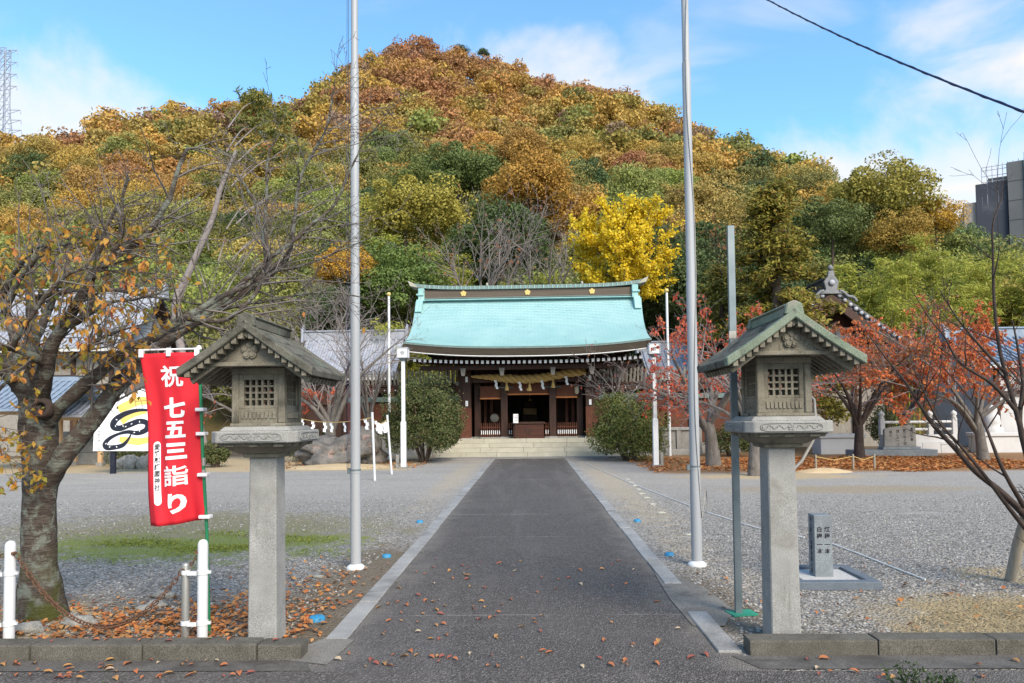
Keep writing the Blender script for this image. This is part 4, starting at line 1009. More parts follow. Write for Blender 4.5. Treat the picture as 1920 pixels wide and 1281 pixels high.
for j, ch in enumerate('謹賀 令和七年 乙巳'):
    if ch == ' ': continue
    v, f = text_geo(ch, .085); q = P(186, 793 + j * 5.6); MB().add([(p.x + q.x, -.006, p.y + q.z) for p in v], f).build('lettering', 'ink', sn)
for px_ in (208, 318): q = P(px_, 886); MB().box(q.x - .07, q.x + .07, .055, .16, -.1, 1.6).build('post', 'sign_black', sn, bevel=.006)

# ------------------------------------------------------------------ small things on the ground
for px, py, lab in ((594, 1163, 'bright blue round ground cap beside the leaning shadow of fallen leaves near the kerb'), (725, 1045, 'small blue ground cap just beyond the flagpole beside the cherry side of the path'), (1255, 1042, 'small blue ground cap beside the wire-wound flagpole'), (1195, 978, 'tiny blue ground cap farther along the path on the lamp post side'), (787, 980, 'tiny faded blue ground cap farther along the path on the bush side')):
    d = CM @ Vector(((px - PX) / FPX, -(py - PY) / FPX, -1)); t = -CAM_H / d.z; p = Vector((d.x * t, d.y * t, 0))
    if px == 594: lab = 'bright blue round ground cap near the kerb end, among fallen leaves'
    rr = .062 if px == 594 else .05
    c = empty('marker_disc', p, lab, 'marker disc', 'blue ground caps along the path')
    MB().lathe([(rr * 1.05, 0), (rr, .026), (rr * .8, .034), (0, .036)], 20).build('lid', 'blue_plastic', c)
    MB().lathe([(.008, .034), (.006, .042)], 8).build('knob', 'blue_plastic', c)
def ground_pt(px, py, z=.012):
    d = CM @ Vector(((px - PX) / FPX, -(py - PY) / FPX, -1)); t = (z - CAM_H) / d.z; return Vector((d.x * t, d.y * t, z))
for pl, lab in (([(1330, 962), (1420, 990), (1508, 1008)], 'thin white cord on the gravel behind the green-edged lantern'), ([(1556, 1018), (1610, 1038), (1680, 1066), (1735, 1087)], 'white cord lying on the gravel beside the inscribed marker'), ([(1092, 866), (1180, 905), (1330, 962)], 'faint white cord along the gravel beside the path')):
    pts = [ground_pt(*q) for q in pl]; s_ = []
    for a, b_ in zip(pts, pts[1:]):
        for k in range(8): s_.append(a.lerp(b_, k / 8) + Vector((random.uniform(-.004, .004), random.uniform(-.01, .01), 0)))
    MB().tube(s_ + [pts[-1]], .0075, 6).build('white_cord', 'white_cord', origin=pts[0], label=lab, cat='cord', group='white cords on the gravel')
# ------------------------------------------------------------------ plants
def spline(ctrl, rad, n=6):
    """smooth curve through control points"""
    c = [Vector(p) for p in ctrl]; P, Q = [], []
    for i in range(len(c) - 1):
        p0, p1, p2, p3 = c[max(i-1, 0)], c[i], c[i+1], c[min(i+2, len(c)-1)]
        for k in range(n):
            t = k / n; P.append(.5*((2*p1)+(p2-p0)*t+(2*p0-5*p1+4*p2-p3)*t*t+(3*p1-p0-3*p2+p3)*t**3)); Q.append(rad[i]*(1-t)+rad[i+1]*t)
    P.append(c[-1]); Q.append(rad[-1])
    return P, Q
def rand_dir(d, ang, rs):
    a = d.orthogonal().normalized(); b = d.cross(a).normalized(); th = rs.uniform(0, 2*math.pi)
    return (d * math.cos(ang) + (a * math.cos(th) + b * math.sin(th)) * math.sin(ang)).normalized()
def sprout(P, Q, lev, cfg, rs, mb, tips, L):
    n = cfg['n'][lev]; n = int(n) + (rs.random() < n - int(n)); k = len(P)
    for i in range(n):
        t = rs.uniform(cfg.get('start', .25), 1.0); j = min(int(t * (k - 1)), k - 2); p = P[j].lerp(P[j+1], t*(k-1)-j); r0 = Q[j]
        d = rand_dir((P[j+1] - P[j]).normalized(), R(rs.uniform(*cfg['ang'])), rs)
        d = (d + Vector(cfg['bias']) * cfg.get('bw', [.3]*5)[lev] * rs.uniform(.4, 1.4)).normalized()
        ln = L * rs.uniform(*cfg['len']) * (1.15 - .5 * t); s = 5 if lev == 0 else 4
        pts, rr = [p], [max(min(r0 * .55, cfg['rmax'][lev]), cfg['rmin'])]; q = p.copy()
        for a in range(s):
            d = (d + Vector((rs.uniform(-1, 1), rs.uniform(-1, 1), rs.uniform(-1, 1))) * cfg['wig'] + Vector(cfg['bias']) * cfg.get('curl', .06)).normalized()
            q = q + d * ln / s; pts.append(q); rr.append(max(rr[0] * (1 - .8 * (a + 1) / s), cfg['rmin'] * .75))
        mb.tube(pts, rr, 6 if rr[0] > .02 else (4 if rr[0] > .006 else 3), caps=False)
        tips.append((pts, rr))
        if lev + 1 < len(cfg['n']): sprout(pts, rr, lev + 1, cfg, rs, mb, tips, ln)
LEAFC = {}
def leaf_mesh(name, mat, ln=.085, w=.5):
    m_ = MB(); h = ln / 2
    out_ = [(-h, 0), (-h*.55, .32*w*ln), (0, .5*w*ln), (h*.5, .36*w*ln), (h, 0)]
    vs = [(x, 0, -.02*ln - .10*ln*(x/h)**2) for x, y in out_] + [(x, y, .12*ln - .10*ln*(x/h)**2) for x, y in out_[1:4]] + [(x, -y, .12*ln - .10*ln*(x/h)**2) for x, y in out_[1:4]]
    m_.add(vs, [(0,1,5),(1,2,6,5),(2,3,7,6),(3,4,7),(0,8,1),(1,8,9,2),(2,9,10,3),(3,10,4)], 0, True)
    return m_.mesh(name, mat)
leafmat('leaf_amber', [(.62,.33,.06), (.66,.38,.09), (.60,.28,.055)], trans=.5)
leafmat('leaf_orange', [(.64,.24,.065), (.68,.30,.10), (.62,.20,.06)], trans=.5)
leafmat('leaf_red', [(.56,.11,.06), (.60,.16,.10), (.50,.08,.05)], trans=.4)
leafmat('leaf_green', [(.16,.17,.03), (.24,.22,.04), (.10,.13,.025)], trans=.35)
leafmat('cherry_leaves', [(.60,.22,.06), (.62,.30,.06), (.64,.38,.08), (.52,.39,.08), (.28,.30,.055)], trans=.5)
leafmat('maple_leaves', [(.50,.075,.05), (.58,.12,.06), (.60,.17,.07), (.52,.09,.07)], trans=.35)
leafmat('orange_maple', [(.56,.11,.05), (.62,.18,.06), (.64,.25,.08), (.54,.10,.06)], trans=.35)
leafmat('brown_leaves', [(.22,.085,.035), (.34,.15,.06), (.28,.11,.05), (.20,.10,.05)], trans=.2)
leafmat('bush_green', [(.035,.055,.020), (.07,.10,.032), (.11,.13,.045), (.17,.14,.07)], trans=.15)
leafmat('bush_yellow', [(.05,.08,.02), (.10,.135,.035), (.17,.19,.05), (.20,.16,.07)], trans=.15)
leafmat('ginkgo_leaves', [(.70,.49,.018), (.79,.60,.035), (.80,.66,.10), (.66,.42,.014)], trans=.35)
leafmat('cedar_leaves', [(.10,.105,.022), (.19,.175,.03), (.28,.235,.04), (.22,.13,.03)], trans=.15)
leafmat('pine_leaves', [(.09,.11,.03), (.16,.175,.042), (.23,.22,.06)], trans=.15)
leafmat('bamboo_leaves', [(.25,.30,.045), (.36,.39,.07), (.44,.43,.09), (.36,.32,.07)], trans=.35)
leafmat('hill_leaves', None, trans=.22)
leafmat('hill_leaves_far', None, trans=.22, vcol=True)
leafmat('dry_litter', [(.40,.12,.04), (.46,.19,.06), (.30,.09,.035), (.52,.27,.10), (.34,.16,.07)], trans=.1)
leafmat('weed_green', [(.03,.06,.02), (.06,.10,.03)], trans=.3)

surf('cherry_twig', (.10,.082,.074), (.24,.215,.20), 6, .9, 60, .4, .003)
def branch_tree(name, base, limbs, cfg, label, cat='tree', group=None, bark='bark_grey', twig='twig_pale', leaf=None, nleaf=0, lsize=.09, seed=1, leaf_ok=None, hang=.6, side=8, droop=None, ring=None):
    rs = random.Random(seed); r2 = np.random.default_rng(seed)
    base = Vector(base); root = empty(name, base, label, cat, group)
    tm, bm_ = MB(), MB(); tips = []; tot = [];
    for ctrl, rad in limbs:
        P, Q = spline(ctrl, rad); tm.tube(P, Q, side if max(rad) > .05 else 7); tot.append((P, Q, rad))
    for P, Q, rad in tot:
        if rad[-1] > cfg.get('skip', .09): continue
        L_ = sum((b - a).length for a, b in zip(P, P[1:])); sprout(P, Q, 0, cfg, rs, bm_, tips, max(L_ * cfg.get('lscale', 1), cfg.get('lmin', .5)))
    if side > 10:
        from mathutils import noise as mn_
        tm.v = [tuple(Vector(v) + mn_.noise_vector(Vector(v) * 6) * .012 + mn_.noise_vector(Vector(v) * 17) * .006) for v in tm.v]
    tm.build('trunk', bark, root, origin=base); bm_.build('branches', twig, root, origin=base)
    if leaf and nleaf:
        src = tips if leaf_ok is None else [t for t in tips if leaf_ok(t[0][-1])]
        pos = []; 
        for i in range(nleaf):
            t = rs.choice(src)[0]; a = rs.randrange(len(t) - 1); p = t[a].lerp(t[a+1], rs.random())
            if leaf_ok is None or leaf_ok(p): pos.append(p)
        A = np.array([tuple(p) for p in pos]); n = len(A)
        D = r2.normal(size=(n, 3)) * .6 + np.array([0, 0, -hang]); D = unit(D); N = r2.normal(size=(n, 3)); N[:, 1] -= .5
        sz = lsize * r2.uniform(.65, 1.15, n)
        V, F = leaves(A + D * sz[:, None] * .5, N, sz, .55, r2, .08, D)
        me = npmesh('crown', V - np.array(base), F, leaf); link('crown', me, root)
    return root, tips

# --- foreground cherry: limbs traced through the tree's real depth
def lim(pts, rad): return [at(x, y, d) for x, y, d in pts], rad
cb_ = at(78, 1150, 5.62); cb_.z = 0
trunk = [(cb_ + Vector((.0, 0, -.1))), cb_ + Vector((.0, 0, .05)), at(74, 1060, 5.62), at(73, 960, 5.6), at(76, 870, 5.6), at(72, 790, 5.6), at(64, 745, 5.6)]
CH = [(trunk, [.24, .185, .132, .120, .126, .138, .11]),
      lim([(88, 905, 5.6), (122, 852, 5.55), (170, 792, 5.6), (222, 722, 5.7), (280, 668, 5.8), (335, 622, 5.9), (392, 585, 6.0), (450, 535, 6.1), (500, 488, 6.2)], [.085, .08, .074, .066, .060, .050, .038, .027, .018]),
      lim([(85, 800, 5.6), (130, 745, 5.5), (185, 700, 5.5), (235, 662, 5.5), (290, 632, 5.55), (345, 596, 5.6), (410, 560, 5.8), (470, 530, 6.0), (525, 490, 6.2)], [.066, .055, .048, .042, .037, .031, .025, .019, .013]),
      lim([(66, 760, 5.6), (84, 700, 5.4), (95, 650, 5.3), (120, 610, 5.3), (150, 560, 5.2), (168, 520, 5.2), (185, 470, 5.2), (205, 420, 5.2), (222, 380, 5.2)], [.09, .060, .048, .040, .034, .027, .020, .014, .009]),
      lim([(118, 612, 5.3), (150, 600, 5.25), (170, 575, 5.2), (172, 525, 5.2), (208, 485, 5.2), (250, 462, 5.2), (280, 432, 5.25), (312, 380, 5.3), (335, 320, 5.3), (352, 276, 5.3)], [.034, .032, .030, .027, .025, .026, .026, .021, .017, .011]),
      lim([(70, 770, 5.6), (35, 720, 5.5), (0, 690, 5.4), (-50, 650, 5.2)], [.09, .062, .05, .04]),
      lim([(56, 745, 5.7), (62, 690, 5.8), (60, 630, 5.9), (58, 560, 6.0), (50, 480, 6.1)], [.08, .062, .05, .036, .02]),
      lim([(40, 730, 5.6), (34, 670, 5.7), (20, 610, 5.8), (0, 560, 5.8), (-30, 520, 5.8)], [.07, .045, .036, .028, .02]),
      lim([(90, 690, 5.4), (60, 668, 5.2), (20, 655, 5.1), (-20, 650, 5.0)], [.04, .028, .022, .016]),
      lim([(62, 640, 5.6), (88, 590, 5.9), (100, 540, 6.0), (95, 480, 6.2)], [.045, .036, .025, .014]),
      # crown over the lantern
      lim([(392, 585, 6.0), (440, 560, 6.1), (480, 528, 6.2), (500, 490, 6.3), (492, 440, 6.4), (480, 390, 6.4), (455, 340, 6.5), (430, 325, 6.5), (360, 315, 6.5)], [.026, .024, .021, .019, .017, .014, .011, .008, .005]),
      lim([(440, 560, 6.1), (500, 520, 6.2), (540, 480, 6.3), (552, 420, 6.3), (562, 340, 6.3), (590, 280, 6.3), (612, 240, 6.3), (624, 180, 6.3), (632, 165, 6.3)], [.026, .023, .020, .017, .014, .012, .010, .007, .004]),
      lim([(500, 488, 6.2), (540, 460, 6.2), (580, 425, 6.3), (630, 380, 6.4), (660, 310, 6.5), (690, 255, 6.5), (722, 225, 6.5)], [.02, .018, .016, .013, .010, .007, .004]),
      lim([(470, 530, 6.0), (505, 500, 6.1), (498, 440, 6.2), (500, 360, 6.2), (504, 290, 6.2), (525, 250, 6.2)], [.018, .017, .015, .012, .009, .005]),
      lim([(345, 596, 5.6), (420, 600, 5.7), (470, 560, 5.8), (505, 515, 6.0), (560, 500, 6.1), (640, 470, 6.2), (700, 440, 6.3)], [.024, .02, .017, .014, .011, .008, .004]),
      lim([(392, 585, 6.0), (460, 572, 6.0), (540, 556, 6.1), (620, 548, 6.2), (690, 560, 6.3)], [.018, .014, .011, .008, .004]),
      lim([(172, 525, 5.2), (215, 470, 5.1), (225, 430, 5.1), (232, 360, 5.1), (240, 330, 5.1)], [.022, .018, .013, .009, .005]),
      lim([(60, 560, 6.0), (130, 545, 5.9), (215, 545, 5.9), (300, 560, 6.0), (380, 570, 6.0)], [.03, .022, .016, .012, .008]),
      lim([(20, 655, 5.1), (60, 590, 5.0), (120, 520, 5.0), (190, 500, 5.0), (260, 510, 5.1)], [.022, .017, .012, .008, .004]),
      lim([(0, 600, 5.5), (40, 520, 5.3), (90, 460, 5.2), (130, 430, 5.2)], [.025, .018, .011, .005]),
      lim([(150, 600, 5.25), (200, 570, 5.2), (260, 560, 5.2), (330, 540, 5.3)], [.02, .014, .009, .004]),
      lim([(120, 690, 5.4), (180, 640, 5.2), (230, 620, 5.1), (290, 600, 5.1)], [.018, .013, .009, .004]),
      lim([(30, 700, 5.4), (-20, 760, 5.3), (-5, 820, 5.2), (5, 860, 5.2)], [.016, .010, .006, .003]),
      lim([(0, 560, 5.8), (60, 470, 5.6), (150, 455, 5.5), (240, 430, 5.5)], [.03, .018, .012, .006])]
cfg = dict(n=[18, 4.0, 2.0], ang=(30, 78), len=(.20, .55), rmax=[.010, .006, .004], rmin=.0027, bias=(.35, 0, .18), bw=[.3, .35, .3], wig=.24, curl=.035, start=.18, lmin=1.0, skip=.10)
def cherry_zone(p):
    c = CM.transposed() @ (p - Vector((0, 0, CAM_H))); px_ = PX + FPX * c.x / -c.z; py_ = PY - FPX * c.y / -c.z
    if px_ < 400: return py_ > 415 and random.random() < (1.0 if px_ < 280 else (.5 if px_ < 340 else .18))
    return py_ > 380 and random.random() < .035
cherry, ctips = branch_tree('cherry_tree', cb_, CH, cfg, 'spreading cherry tree with a lichened trunk and amber leaves by the kerb', group=None, bark='cherry_bark', twig='cherry_twig', seed=5, side=14)
kn = at(76, 766, 5.43); km = MB().lathe([(.0, -.05), (.035, -.045), (.04, -.01), (.05, .012), (.066, .015), (.078, 0), (.085, -.04)], 14); km.build('knot_hole', 'bark_dark', cherry, loc=kn - cb_, rot=(R(90), 0, 0))
rs = random.Random(11); cand = [t for t in ctips if cherry_zone(t[0][-1])]
lm = [leaf_mesh('leaf', m_) for m_ in ('leaf_amber', 'leaf_orange', 'leaf_red', 'leaf_green')]
crown = None; rest = []
hp = []
tries = 0
cellc = {}
while len(hp) < 2300 and tries < 90000:
    tries += 1
    t = rs.choice(cand)[0]; a = rs.randrange(len(t) - 1); p = t[a].lerp(t[a+1], rs.random())
    c = CM.transposed() @ (p - Vector((0, 0, CAM_H))); ck = (int((PX + FPX * c.x / -c.z) / 24), int((PY - FPX * c.y / -c.z) / 24))
    if cellc.get(ck, 0) < 11 and cherry_zone(p): hp.append(p); cellc[ck] = cellc.get(ck, 0) + 1
hp.sort(key=lambda p: p.y)
A = np.array([tuple(p) for p in hp[300:]]); r2 = np.random.default_rng(4); n = len(A)
D = unit(r2.normal(size=(n, 3)) * .55 + np.array([0, 0, -.8])); N = r2.normal(size=(n, 3)); N[:, 1] -= .6; sz = .064 * r2.uniform(.65, 1.2, n)
V, F = leaves(A + D * sz[:, None] * .5, N, sz, .52, r2, .08, D)
crown = link('crown', npmesh('crown', V - np.array(cb_), F, 'cherry_leaves'), cherry, kind='stuff')
for p in hp[:300]:
    d = Vector((rs.gauss(0, .5), rs.gauss(0, .5), -.85)).normalized(); q = d.to_track_quat('X', 'Z') @ Euler((rs.uniform(-1.2, 1.2), 0, 0)).to_quaternion()
    s_ = rs.uniform(.55, .88); c = CM.transposed() @ (p - Vector((0, 0, CAM_H))); hx = PX + FPX * c.x / -c.z
    w_ = (7, 3.5, .5, 2.2) if hx < 200 else ((5, 5, 1.2, .6) if hx < 330 else (1, 3, 5, 0))
    link('leaf', rs.choices(lm, w_)[0], crown, p - cb_ + d * .045 * s_, q.to_euler(), scale=s_)

# --- bare young tree at the photo's edge, leaning over a wooden stake
tb0 = at(1960, 1080, 6.3); tb0.z = 0
BT = [([tb0, at(1958, 1040, 6.3), at(1940, 985, 6.3), at(1935, 930, 6.3)], [.055, .046, .040, .034]),
      lim([(1940, 985, 6.3), (1880, 925, 6.25), (1830, 885, 6.2), (1790, 840, 6.2), (1752, 800, 6.15), (1728, 765, 6.1), (1700, 720, 6.1), (1660, 670, 6.1), (1630, 630, 6.0)], [.034, .028, .024, .021, .017, .014, .011, .007, .004]),
      lim([(1930, 1000, 6.3), (1890, 950, 6.2), (1845, 890, 6.1), (1800, 835, 6.1), (1760, 790, 6.1), (1735, 740, 6.0), (1712, 690, 6.0)], [.022, .018, .015, .012, .009, .006, .003]),
      lim([(1935, 930, 6.3), (1925, 850, 6.3), (1905, 770, 6.3), (1885, 700, 6.3), (1872, 640, 6.3), (1864, 560, 6.3), (1862, 480, 6.3), (1862, 420, 6.3), (1878, 370, 6.3), (1880, 335, 6.3)], [.032, .025, .021, .017, .015, .013, .010, .008, .005, .003]),
      lim([(1925, 850, 6.3), (1912, 790, 6.3), (1918, 720, 6.3), (1908, 650, 6.3), (1898, 600, 6.3)], [.028, .022, .016, .010, .005]),
      lim([(1905, 770, 6.3), (1860, 720, 6.2), (1800, 680, 6.1), (1770, 630, 6.1), (1745, 600, 6.1), (1710, 545, 6.1)], [.02, .015, .011, .008, .006, .003]),
      lim([(1920, 950, 6.2), (1880, 880, 6.0), (1848, 800, 6.0), (1828, 760, 6.0), (1770, 690, 5.95)], [.022, .016, .011, .008, .004]),
      lim([(1885, 700, 6.3), (1830, 640, 6.2), (1790, 590, 6.2), (1760, 540, 6.2)], [.014, .010, .007, .003])]
cfg2 = dict(n=[9, 2.2, .8], ang=(30, 65), len=(.22, .45), rmax=[.008, .0045, .003], rmin=.0022, bias=(-.25, 0, .5), bw=[.35, .35, .3], wig=.14, start=.2, lmin=.8, skip=.05)
branch_tree('bare_tree', tb0, BT, cfg2, 'bare dark young tree leaning in over the dry straw', bark='bark_dark', twig='bark_dark', seed=9)
sk0, sk1 = at(1892, 1082, 6.7), at(1926, 960, 6.45)
st = empty('support_stake', sk0, 'leaning weathered wooden stake propping the bare young tree', 'stake')
MB().tube([sk0 - Vector((0, 0, .1)), sk0.lerp(sk1, .5), sk1, sk1 + (sk1 - sk0) * .25], [.052, .048, .044, .042], 12).build('pole', 'stake_wood', st, origin=sk0)
q = sk0.lerp(sk1, .93); MB().tube([q + Vector((.05*math.cos(k*.7), .05*math.sin(k*.7), .012*k - .03)) for k in range(22)], .006, 5).build('binding', 'bark_dark', st, origin=sk0)

# --- mid-ground trees round the court
def court_tree(px, py, Y, spread, height, label, leaf, nleaf, seed, lean=0, bark='bark_grey', group='leafless cherry trees round the court', leaf_side=None, lsize=.12, n0=7, r0=.17, twig='twig_pale', dens=(13, 4.2, 2.2), flat=.55):
    rs = random.Random(seed); b = at(px, py, Y); b.z = 0; fk = .28 * height
    top = b + Vector((lean * .3, 0, fk)); limbs = [([b - Vector((0, 0, .1)), b + Vector((lean*.08, .02, fk*.4)), b + Vector((lean*.2, -.03, fk*.8)), top], [r0*1.35, r0, r0*.85, r0*.8])]
    for i in range(n0):
        a = 2*math.pi*(i + rs.uniform(-.3, .3)) / n0; ln = spread * rs.uniform(.65, 1.05); up = (height - fk) * rs.uniform(.35, 1.0)
        d = Vector((math.cos(a), math.sin(a) * .75, 0)); s_ = rs.uniform(-.35, .35); side_ = Vector((-d.y, d.x, 0))
        limbs.append(([top - Vector((0, 0, rs.uniform(0, .3*fk))), top + d*ln*.3 + side_*ln*s_*.4 + Vector((0, 0, up*.42)), top + d*ln*.65 + side_*ln*s_*.2 + Vector((lean*.2, 0, up*.75)), top + d*ln + Vector((lean*.3, 0, up))], [r0*.5, r0*.32, r0*.18, r0*.06]))
    cfg_ = dict(n=list(dens), ang=(28, 65), len=(.28, .52), rmax=[.026, .012, .007], rmin=.0046, bias=(lean*.1, 0, .3), bw=[.35, .3, .2], wig=.22, start=.22, lmin=1.0, skip=r0*.4)
    return branch_tree('court_tree', b, limbs, cfg_, label, 'tree', group, bark, twig, leaf, nleaf, lsize, seed, leaf_side)
court_tree(1338, 858, 21.5, 3.3, 4.7, 'red-leaved cherry tree with a thick stump-like trunk beyond the wire-wound flagpole', 'maple_leaves', 3800, 21, -.5, leaf_side=lambda p: p.x > 3.4, r0=.21, lsize=.12)
court_tree(1415, 893, 17.9, 2.4, 4.0, 'cherry tree with a mottled pale trunk behind the green-edged lantern', 'maple_leaves', 1300, 22, .1, r0=.14, lsize=.11)
court_tree(1612, 860, 24.0, 3.0, 4.6, 'grey-twigged cherry tree with a crooked black trunk beside the inscribed slab', 'brown_leaves', 2600, 23, .0, bark='bark_dark', r0=.16, lsize=.12)
court_tree(1845, 860, 22.5, 3.5, 4.6, 'orange-red cherry tree before the white-walled building', 'orange_maple', 7500, 24, -.7, r0=.15, lsize=.13)
court_tree(1700, 850, 25.8, 3.1, 4.8, 'fiery orange maple above the white balustrade', 'orange_maple', 7500, 29, .0, r0=.14, lsize=.13)
court_tree(618, 838, 24.5, 2.7, 4.9, 'gnarled bare grey cherry tree behind the rock', 'maple_leaves', 420, 25, .2, r0=.22, lsize=.12, leaf_side=lambda p: p.z < 2.6, dens=(11, 3.4, 1.8))
court_tree(480, 850, 26.5, 2.9, 5.0, 'bare grey cherry tree glimpsed past the grey lantern roof', 'maple_leaves', 160, 26, -.1, r0=.18, leaf_side=lambda p: p.z < 2.4)
court_tree(690, 850, 28.0, 2.3, 5.6, 'bare brown-twigged tree behind the corridor roof', None, 0, 27, .1, r0=.13, dens=(11, 3.2, 1.8))
court_tree(1190, 858, 25.0, 2.2, 3.6, 'small bare tree with few red leaves before the shrine corner', 'maple_leaves', 60, 28, .0, r0=.08, dens=(9, 3, 1.6))

# --- clipped bushes
def bush(name, c, rx, rz, n, leaf, label, cat='bush', seed=1, size=.082, ry=None, group='bushes before the hall'):
    r2 = np.random.default_rng(seed); c = Vector(c); root = empty(name, c, label, cat, group)
    k = 64; d = unit(r2.normal(size=(k, 3))); d[:, 2] = np.abs(d[:, 2]) * 1.5 - .72; d = unit(d); ry = ry or rx
    cen = d * np.array([rx, ry, rz]) * r2.uniform(.62, .92, (k, 1)); rad = r2.uniform(.18, .46, k) * rx * .85
    i = r2.integers(0, k, n); u = unit(r2.normal(size=(n, 3))); P_ = cen[i] + u * (rad[i] * r2.uniform(.55, 1.08, n) ** .5 * np.where(r2.random(n) < .14, r2.uniform(1.0, 1.4, n), 1.0))[:, None]
    P_[:, 2] += rz * .98; P_ = P_[P_[:, 2] > .02]; nn = unit(P_ - np.array([0, 0, rz * .8])) + r2.normal(size=P_.shape) * .75
    V, F = leaves(P_, nn, size * r2.uniform(.6, 1.25, len(P_)), .5, r2)
    link('foliage', npmesh('foliage', V, F, leaf), root)
    st = MB()
    for j in range(7):
        a = j * .9; st.tube([(.08*math.cos(a), .08*math.sin(a), -.05), (.3*rx*math.cos(a), .3*rx*math.sin(a), rz*.6), (.6*rx*math.cos(a), .6*ry*math.sin(a), rz*1.3)], [.05, .035, .012], 6)
    st.build('stems', 'bark_brown', root)
    return root
b = at(795, 864, 24.3); b.z = 0; bush('clipped_bush', b, 1.42, 1.52, 34000, 'bush_green', 'tall rounded dark green bush beside the steps, behind the lamp post', seed=3)
b = at(1176, 864, 24.3); b.z = 0; bush('clipped_bush', b, 1.36, 1.10, 25000, 'bush_yellow', 'lower yellowish green bush beside the steps under bare twigs', seed=4)
b = at(404, 872, 22.8); b.z = 0; bush('clipped_bush', b, .46, .44, 3500, 'bush_green', 'small round green bush beside the green banner pole', seed=5, size=.08, group='low shrubs round the court')
b = at(1372, 848, 26.0); b.z = 0; bush('clipped_bush', b, .9, .6, 4500, 'bush_green', 'low dark green shrub behind the stump-like red-leaved tree', seed=6, group='low shrubs round the court')
b = at(1668, 838, 28.2); b.z = 0; bush('clipped_bush', b, .8, 1.1, 5000, 'bush_green', 'dark green shrub under the fiery orange maple', seed=7, group='low shrubs round the court')
b = at(270, 862, 24.0); b.z = 0; bush('clipped_bush', b, 1.2, .55, 5000, 'bush_green', 'dark low shrub behind the painted snake sign', seed=8, group='low shrubs round the court')
b = at(590, 852, 25.5); b.z = 0; bush('clipped_bush', b, .9, .5, 4000, 'bush_green', 'low shrub at the foot of the gnarled bare tree', seed=12, group='low shrubs round the court')
# ------------------------------------------------------------------ trees at the foot of the hill
def foliage_tree(name, base, P_, N_, size, leaf, label, limbs, bark='bark_brown', group='tall trees behind the shrine', aspect=.55, seed=1, D=None):
    r2 = np.random.default_rng(seed); base = Vector(base); root = empty(name, base, label, 'tree', group)
    tm = MB()
    for ctrl, rad in limbs: a, b = spline(ctrl, rad, 4); tm.tube(a, b, 7)
    tm.build('trunk', bark, root, origin=base)
    V, F = leaves(P_, N_, size * r2.uniform(.6, 1.2, len(P_)), aspect, r2, 0, D)
    link('crown', npmesh('crown', V - np.array(base), F, leaf), root)
    return root
# ginkgo: ascending branches wrapped in short golden spurs
r2 = np.random.default_rng(31); rs = random.Random(31)
gb = Vector((5.25, 40.0, 0)); limbs = [([gb, gb + Vector((0, 0, 5)), gb + Vector((.2, 0, 9)), gb + Vector((.4, 0, 14.0))], [.36, .3, .2, .05])]
for i in range(50):
    z0 = rs.uniform(7.7, 12.6); a = rs.uniform(0, 2*math.pi); f = 1 - abs(z0 - 9.3) / 6.0; ln = (.8 + 2.15 * f) * rs.uniform(.75, 1.1)
    d = Vector((math.cos(a) * 1.05, math.sin(a) * .8, 0)); s = gb + Vector((.25 * z0 / 13, 0, z0)); up = rs.uniform(.35, .95)
    limbs.append(([s, s + d*ln*.4 + Vector((0, 0, ln*.2*up)), s + d*ln*.8 + Vector((0, 0, ln*.6*up)), s + d*ln + Vector((0, 0, ln*1.0*up))], [.07, .045, .028, .012]))
P_ = []
for ctrl, rad in limbs[1:]:
    a, b = spline(ctrl, rad, 6); L_ = len(a)
    for j in range(13):
        t = rs.uniform(.22, 1); k = min(int(t*(L_-1)), L_-2); p = a[k].lerp(a[k+1], t*(L_-1)-k); d = (rand_dir((a[k+1]-a[k]).normalized(), R(rs.uniform(35, 75)), rs) + Vector((0, 0, .45))).normalized(); ln = rs.uniform(.5, 1.15)
        for q in range(50): P_.append(tuple(p + d * ln * rs.random() + Vector((rs.gauss(0, .085), rs.gauss(0, .085), rs.gauss(0, .085)))))
P_ = np.array(P_); foliage_tree('ginkgo_tree', gb, P_, r2.normal(size=P_.shape) + np.array([0, -.6, .4]), .165, 'ginkgo_leaves', 'bright yellow ginkgo tree rising behind the copper roof', limbs, aspect=.8, seed=31)
# big golden-green cedar
def cedar(base, h, rad, seed, label, leaf='cedar_leaves', n=64, z0f=.16):
    rs = random.Random(seed); r2 = np.random.default_rng(seed); b0 = Vector(base)
    limbs = [([b0, b0 + Vector((0, 0, h*.5)), b0 + Vector((0, 0, h))], [.35, .22, .03])]; P_, D_ = [], []
    for i in range(n):
        z = h * (z0f + (1 - z0f) * rs.random() ** .9); a = rs.uniform(0, 2*math.pi); f = (1 - z / h) ** .62; ln = max(.5, rad * f * rs.uniform(.7, 1.12) + .25)
        d = Vector((math.cos(a), math.sin(a), 0)); s = b0 + Vector((0, 0, z))
        c = [s, s + d*ln*.5 + Vector((0, 0, -.02*ln)), s + d*ln + Vector((0, 0, -.18*ln))]; limbs.append((c, [.05, .03, .012])); A, _ = spline(c, [1, 1, 1], 5)
        for j in range(int(9 + ln * 5)):
            t = rs.uniform(.35, 1.02); k = min(int(t*(len(A)-1)), len(A)-2); p = A[k].lerp(A[k+1], t*(len(A)-1)-k) + Vector((rs.gauss(0, .22), rs.gauss(0, .22), rs.uniform(-.12, .26)))
            for q in range(15): P_.append(tuple(p + Vector((rs.gauss(0, .16), rs.gauss(0, .16), rs.gauss(0, .10))))); D_.append((d.x*.6 + rs.gauss(0, .5), d.y*.6 + rs.gauss(0, .5), rs.gauss(-.15, .45)))
    P_ = np.array(P_); foliage_tree('cedar_tree', b0, P_, r2.normal(size=P_.shape)*.6 + np.array([0, -.4, .8]), .24, leaf, label, limbs, aspect=.38, seed=seed, D=np.array(D_))
